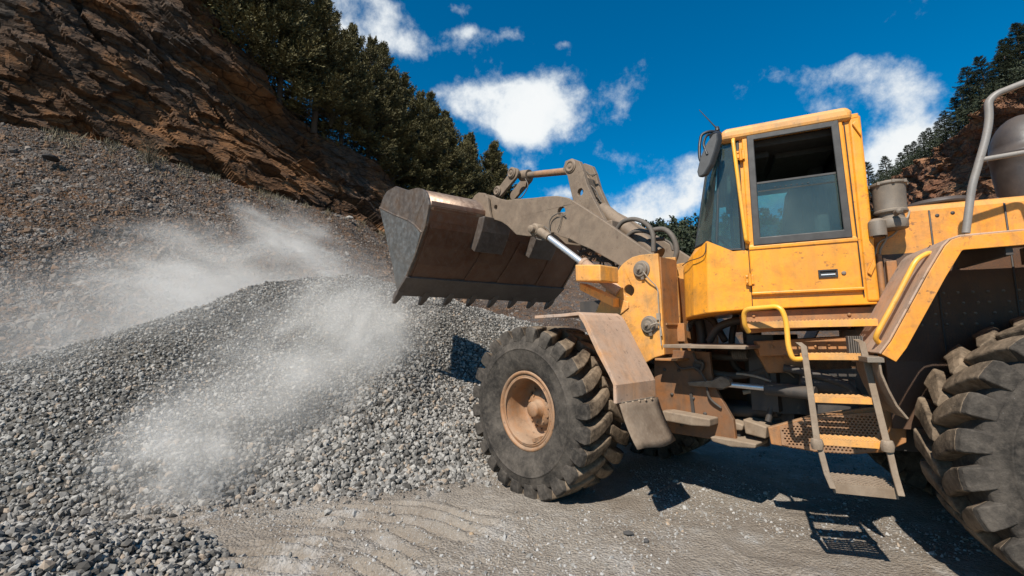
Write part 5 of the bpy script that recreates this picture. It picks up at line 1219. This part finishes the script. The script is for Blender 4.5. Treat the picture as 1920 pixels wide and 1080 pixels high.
o = grid_mesh('far_hill', Hs[..., 0], Hs[..., 1], Hs[..., 2], FH); tag(o, kind='structure')
n = 60000; iu = rng.integers(0, 159, n); vv = rng.random(n)**.6; iv = (vv*59).astype(int); c0 = Hs[iu, iv]; cen = rng.integers(0, 900, n); off = rng.normal(0, 1, (900, 3))
cu = rng.integers(0, 159, 900); cvv = (rng.random(900)**.55*59).astype(int); cp = Hs[cu, cvv]; hgt = rng.uniform(2.2, 4.2, 900); t = rng.random(n); rad = (1-t)*1.3+.15; an = rng.random(n)*6.283
Pn = cp[cen]+np.stack([np.cos(an)*rad, np.sin(an)*rad, t*hgt[cen]], -1); D_ = rng.normal(size=(n, 3)); D_ /= np.linalg.norm(D_, axis=1, keepdims=True); S_ = np.cross(D_, rng.normal(size=(n, 3))); S_ /= np.linalg.norm(S_, axis=1, keepdims=True)
v = np.stack([Pn, Pn+D_*.3+S_*.22, Pn+D_*.7, Pn+D_*.3-S_*.22], 1).reshape(-1, 3); me = bpy.data.meshes.new('far_wood'); me.from_pydata(v.tolist(), [], np.arange(4*n).reshape(n, 4).tolist())
a = me.attributes.new('tone', 'FLOAT', 'POINT'); a.data.foreach_set('value', np.repeat(rng.random(n), 4).astype(np.float32)); me.materials.append(LP_); o = bpy.data.objects.new('far_wood', me); COL.objects.link(o); tag(o, 'dark far wood on the hill seen between boom and cab', kind='stuff')

# dry weeds along the bench under the cliff, one bare shrub
GR = leaf_mat('dry_weed', (.07, .055, .032), (.20, .165, .10))
n = 5200; iu = rng.uniform(.16, .62, n)*(NU-1); cl = fbm(iu*.11, iu*0, iu*0, 3, 44) > .02; iu = iu[cl].astype(int); n = len(iu); jv = (NV-1-np.abs(rng.exponential(9, n))).clip(0, NV-1).astype(int)
Pn = Sf[iu, jv]+rng.normal(0, .12, (n, 3))*[1, 1, 0]; D_ = np.stack([rng.normal(0, .45, n), rng.normal(0, .45, n), np.ones(n)], -1); D_ /= np.linalg.norm(D_, axis=1, keepdims=True); S_ = np.cross(D_, rng.normal(size=(n, 3))); S_ /= np.linalg.norm(S_, axis=1, keepdims=True); Lh = rng.uniform(.08, .42, n)[:, None]
v = np.stack([Pn-S_*.02, Pn+S_*.02, Pn+D_*Lh+rng.normal(0, .05, (n, 3))], 1).reshape(-1, 3); me = bpy.data.meshes.new('weeds'); me.from_pydata(v.tolist(), [], np.arange(3*n).reshape(n, 3).tolist())
a = me.attributes.new('tone', 'FLOAT', 'POINT'); a.data.foreach_set('value', np.repeat(rng.random(n), 3).astype(np.float32)); me.materials.append(GR); o = bpy.data.objects.new('weeds', me); COL.objects.link(o); tag(o, 'dry weeds and low growth along the foot of the left cliff', kind='stuff')
def shrub(px, py, d, h_, label):
    b = MB(); base = world_at(px, py, d)
    for i in range(26):
        az = random.uniform(0, 6.28); sp = random.uniform(.15, .7)*h_; top_ = Vector((cos(az)*sp, sin(az)*sp, h_*random.uniform(.6, 1.))); mid = top_*.45+Vector((random.uniform(-.1, .1), random.uniform(-.1, .1), .12*h_))
        b.tube([(0, 0, -.2), mid, top_], [.014, .01, .004], seg=4, caps=False)
        for k in range(3):
            s = mid.lerp(top_, random.uniform(0, .8)); b.tube([s, s+Vector((random.uniform(-.25, .25), random.uniform(-.25, .25), random.uniform(.1, .35)))*h_*.7], [.006, .003], seg=3, caps=False)
    o = b.build('bare_shrub', GR, None, fix=False); o.location = base; tag(o, label, 'shrub'); return o
shrub(280, 300, 24.0, 1.3, 'bare dry shrub at the foot of the left cliff, near the upper left')
shrub(620, 235, 36, 2.4, 'pale leafless shrub leaning among the conifers on the left cliff edge')

# single stones one can tell apart
def stone(px, py, s, col, label, mat=None, name='stone', sq=.6, d=None):
    v = c_f+c_r*((px-960)/FPX)-c_u*((py-540)/FPX); t = -CAM_H/v.z if d is None else d; q = Vector((0, 0, CAM_H))+v*t
    bm = bmesh.new(); bmesh.ops.create_icosphere(bm, subdivisions=2, radius=s/2)
    r = random.Random(px)
    pl = [Vector((r.uniform(-1, 1), r.uniform(-1, 1), r.uniform(-1, 1))).normalized() for _ in range(9)]
    for vv in bm.verts:
        for p_ in pl:
            e = vv.co.dot(p_)-s*.5*r.choice((.72, .72, .72)); 
            if e > 0: vv.co -= p_*e
        vv.co.z *= sq; vv.co.x *= 1.25
    me = bpy.data.meshes.new(name); bm.to_mesh(me); bm.free(); me.materials.append(simple('stone_'+str(px), col, .85, bump=.4)); o = bpy.data.objects.new(name, me); COL.objects.link(o); o.location = q+Vector((0, 0, s*.16)); o.rotation_euler = (0, 0, r.uniform(0, 3)); tag(o, label, 'stone'); return o
stone(960, 912, .11, (.20, .215, .215), 'blue-grey stone on the dirt just left of the front tyre')
stone(398, 962, .085, (.27, .29, .285), 'pale grey-green stone on the dirt between the two gravel heaps')
stone(882, 1006, .07, (.42, .29, .17), 'orange-tan stone in the middle of the dirt foreground')
stone(1178, 1002, .07, (.07, .065, .06), 'flat dark stone on the dirt below the machine shadow', sq=.35)
stone(1212, 1016, .05, (.08, .075, .07), 'small dark stone right of the flat dark stone', sq=.5)
stone(95, 300, .55, (.035, .03, .028), 'dark boulder on the slope at the far left', d=19.5)
stone(655, 410, .5, (.34, .31, .27), 'pale block at the foot of the left cliff near the bucket', d=32.5)

# ------------------------------------------------------------------ dust blown off the pile
def dust_cloud(name, label, A, B, rad, dens, seed, lo=.40, hi=.74, nsc=3.0):
    """puff stretched from A to B, radii rad across; streaky noise runs along its length"""
    bm = bmesh.new(); bmesh.ops.create_icosphere(bm, subdivisions=3, radius=1); me = bpy.data.meshes.new(name); bm.to_mesh(me); bm.free()
    m = bpy.data.materials.new(name); m.use_nodes = True; t = m.node_tree; N = t.nodes; L = t.links; N.clear()
    out = N.new('ShaderNodeOutputMaterial'); pv = N.new('ShaderNodeVolumePrincipled'); L.new(pv.outputs[0], out.inputs['Volume']); pv.inputs['Color'].default_value = (1, .95, .88, 1); pv.inputs['Anisotropy'].default_value = -.25
    tc = N.new('ShaderNodeTexCoord'); ln = N.new('ShaderNodeVectorMath'); ln.operation = 'LENGTH'
    # the outline is pushed about by a coarse noise so that it does not read as an ellipsoid
    wz = N.new('ShaderNodeTexNoise'); wz.inputs['Scale'].default_value = 1.6; wz.inputs['Detail'].default_value = 2; wo = N.new('ShaderNodeVectorMath'); wo.operation = 'ADD'; wo.inputs[1].default_value = (seed*3.1, seed*1.7, 0); L.new(tc.outputs['Object'], wo.inputs[0]); L.new(wo.outputs[0], wz.inputs['Vector'])
    ws = N.new('ShaderNodeVectorMath'); ws.operation = 'MULTIPLY_ADD'; ws.inputs[1].default_value = (1.0, 1.0, 1.0); ws.inputs[2].default_value = (-.5, -.5, -.5); L.new(wz.outputs['Color'], ws.inputs[0])
    wa = N.new('ShaderNodeVectorMath'); wa.operation = 'ADD'; L.new(tc.outputs['Object'], wa.inputs[0]); L.new(ws.outputs[0], wa.inputs[1]); L.new(wa.outputs[0], ln.inputs[0])
    fo = N.new('ShaderNodeMapRange'); fo.interpolation_type = 'SMOOTHSTEP'; fo.inputs[1].default_value = .88; fo.inputs[2].default_value = .0; L.new(ln.outputs['Value'], fo.inputs[0])
    l0 = N.new('ShaderNodeVectorMath'); l0.operation = 'LENGTH'; L.new(tc.outputs['Object'], l0.inputs[0]); f0 = N.new('ShaderNodeMapRange'); f0.interpolation_type = 'SMOOTHSTEP'; f0.inputs[1].default_value = 1; f0.inputs[2].default_value = .7; L.new(l0.outputs['Value'], f0.inputs[0])
    nz = N.new('ShaderNodeTexNoise'); nz.noise_dimensions = '4D'; nz.inputs['W'].default_value = seed; nz.inputs['Scale'].default_value = nsc; nz.inputs['Detail'].default_value = 7; nz.inputs['Roughness'].default_value = .66; nz.inputs['Distortion'].default_value = 1.0; L.new(tc.outputs['Object'], nz.inputs['Vector'])
    mr = N.new('ShaderNodeMapRange'); mr.inputs[1].default_value = lo; mr.inputs[2].default_value = hi; mr.inputs[3].default_value = .06; L.new(nz.outputs[0], mr.inputs[0])
    last = dens
    for o_ in (fo.outputs[0], f0.outputs[0], mr.outputs[0]):
        mu = N.new('ShaderNodeMath'); mu.operation = 'MULTIPLY'; L.new(o_, mu.inputs[0])
        if isinstance(last, float): mu.inputs[1].default_value = last
        else: L.new(last, mu.inputs[1])
        last = mu.outputs[0]
    L.new(last, pv.inputs['Density'])
    me.materials.append(m); o = bpy.data.objects.new(name, me); COL.objects.link(o); d = B-A; o.location = (A+B)/2; o.scale = (d.length/2, rad[0], rad[1]); o.rotation_mode = 'QUATERNION'; o.rotation_quaternion = d.to_track_quat('X', 'Z'); tag(o, label, kind='stuff'); return o
W_ = world_at
dust_cloud('dust_cloud', 'broad pale dust veil sweeping from below the bucket down the gravel slope to the lower left', W_(800, 500, 9.2), W_(230, 960, 3.7), (1.5, 1.4), 1.5, 1., .40, .70)
dust_cloud('dust_cloud', 'pale dust blowing up behind the gravel ridge left of the bucket', W_(790, 560, 11.5), W_(40, 480, 11.0), (1.8, 2.0), 1.6, 2., .40, .72)
dust_cloud('dust_cloud', 'thin dust plume rising against the rubble slope above the ridge', W_(700, 520, 13.5), W_(400, 380, 14.5), (1.5, 1.3), 1.6, 3.)
dust_cloud('dust_cloud', 'soft dust trailing off over the lower left gravel towards the small heap', W_(600, 700, 6.4), W_(120, 980, 3.5), (1.3, 1.1), 1.7, 6., .32, .76)
dust_cloud('dust_cloud', 'thin dust drifting across the crest of the gravel ridge at centre left', W_(720, 560, 8.6), W_(0, 640, 7.2), (1.1, 1.2), 1.1, 7., .38, .72)
dust_cloud('dust_cloud', 'faint wide dust veil over the far left of the gravel pile', W_(620, 620, 7.2), W_(-350, 760, 5.4), (2.0, 2.2), .7, 4., .28, .74)
dust_cloud('dust_cloud', 'dense low dust at the foot of the gravel pile', W_(520, 860, 4.5), W_(120, 900, 3.9), (1.0, .75), 2.6, 5.)
print('objects', len(bpy.data.objects))
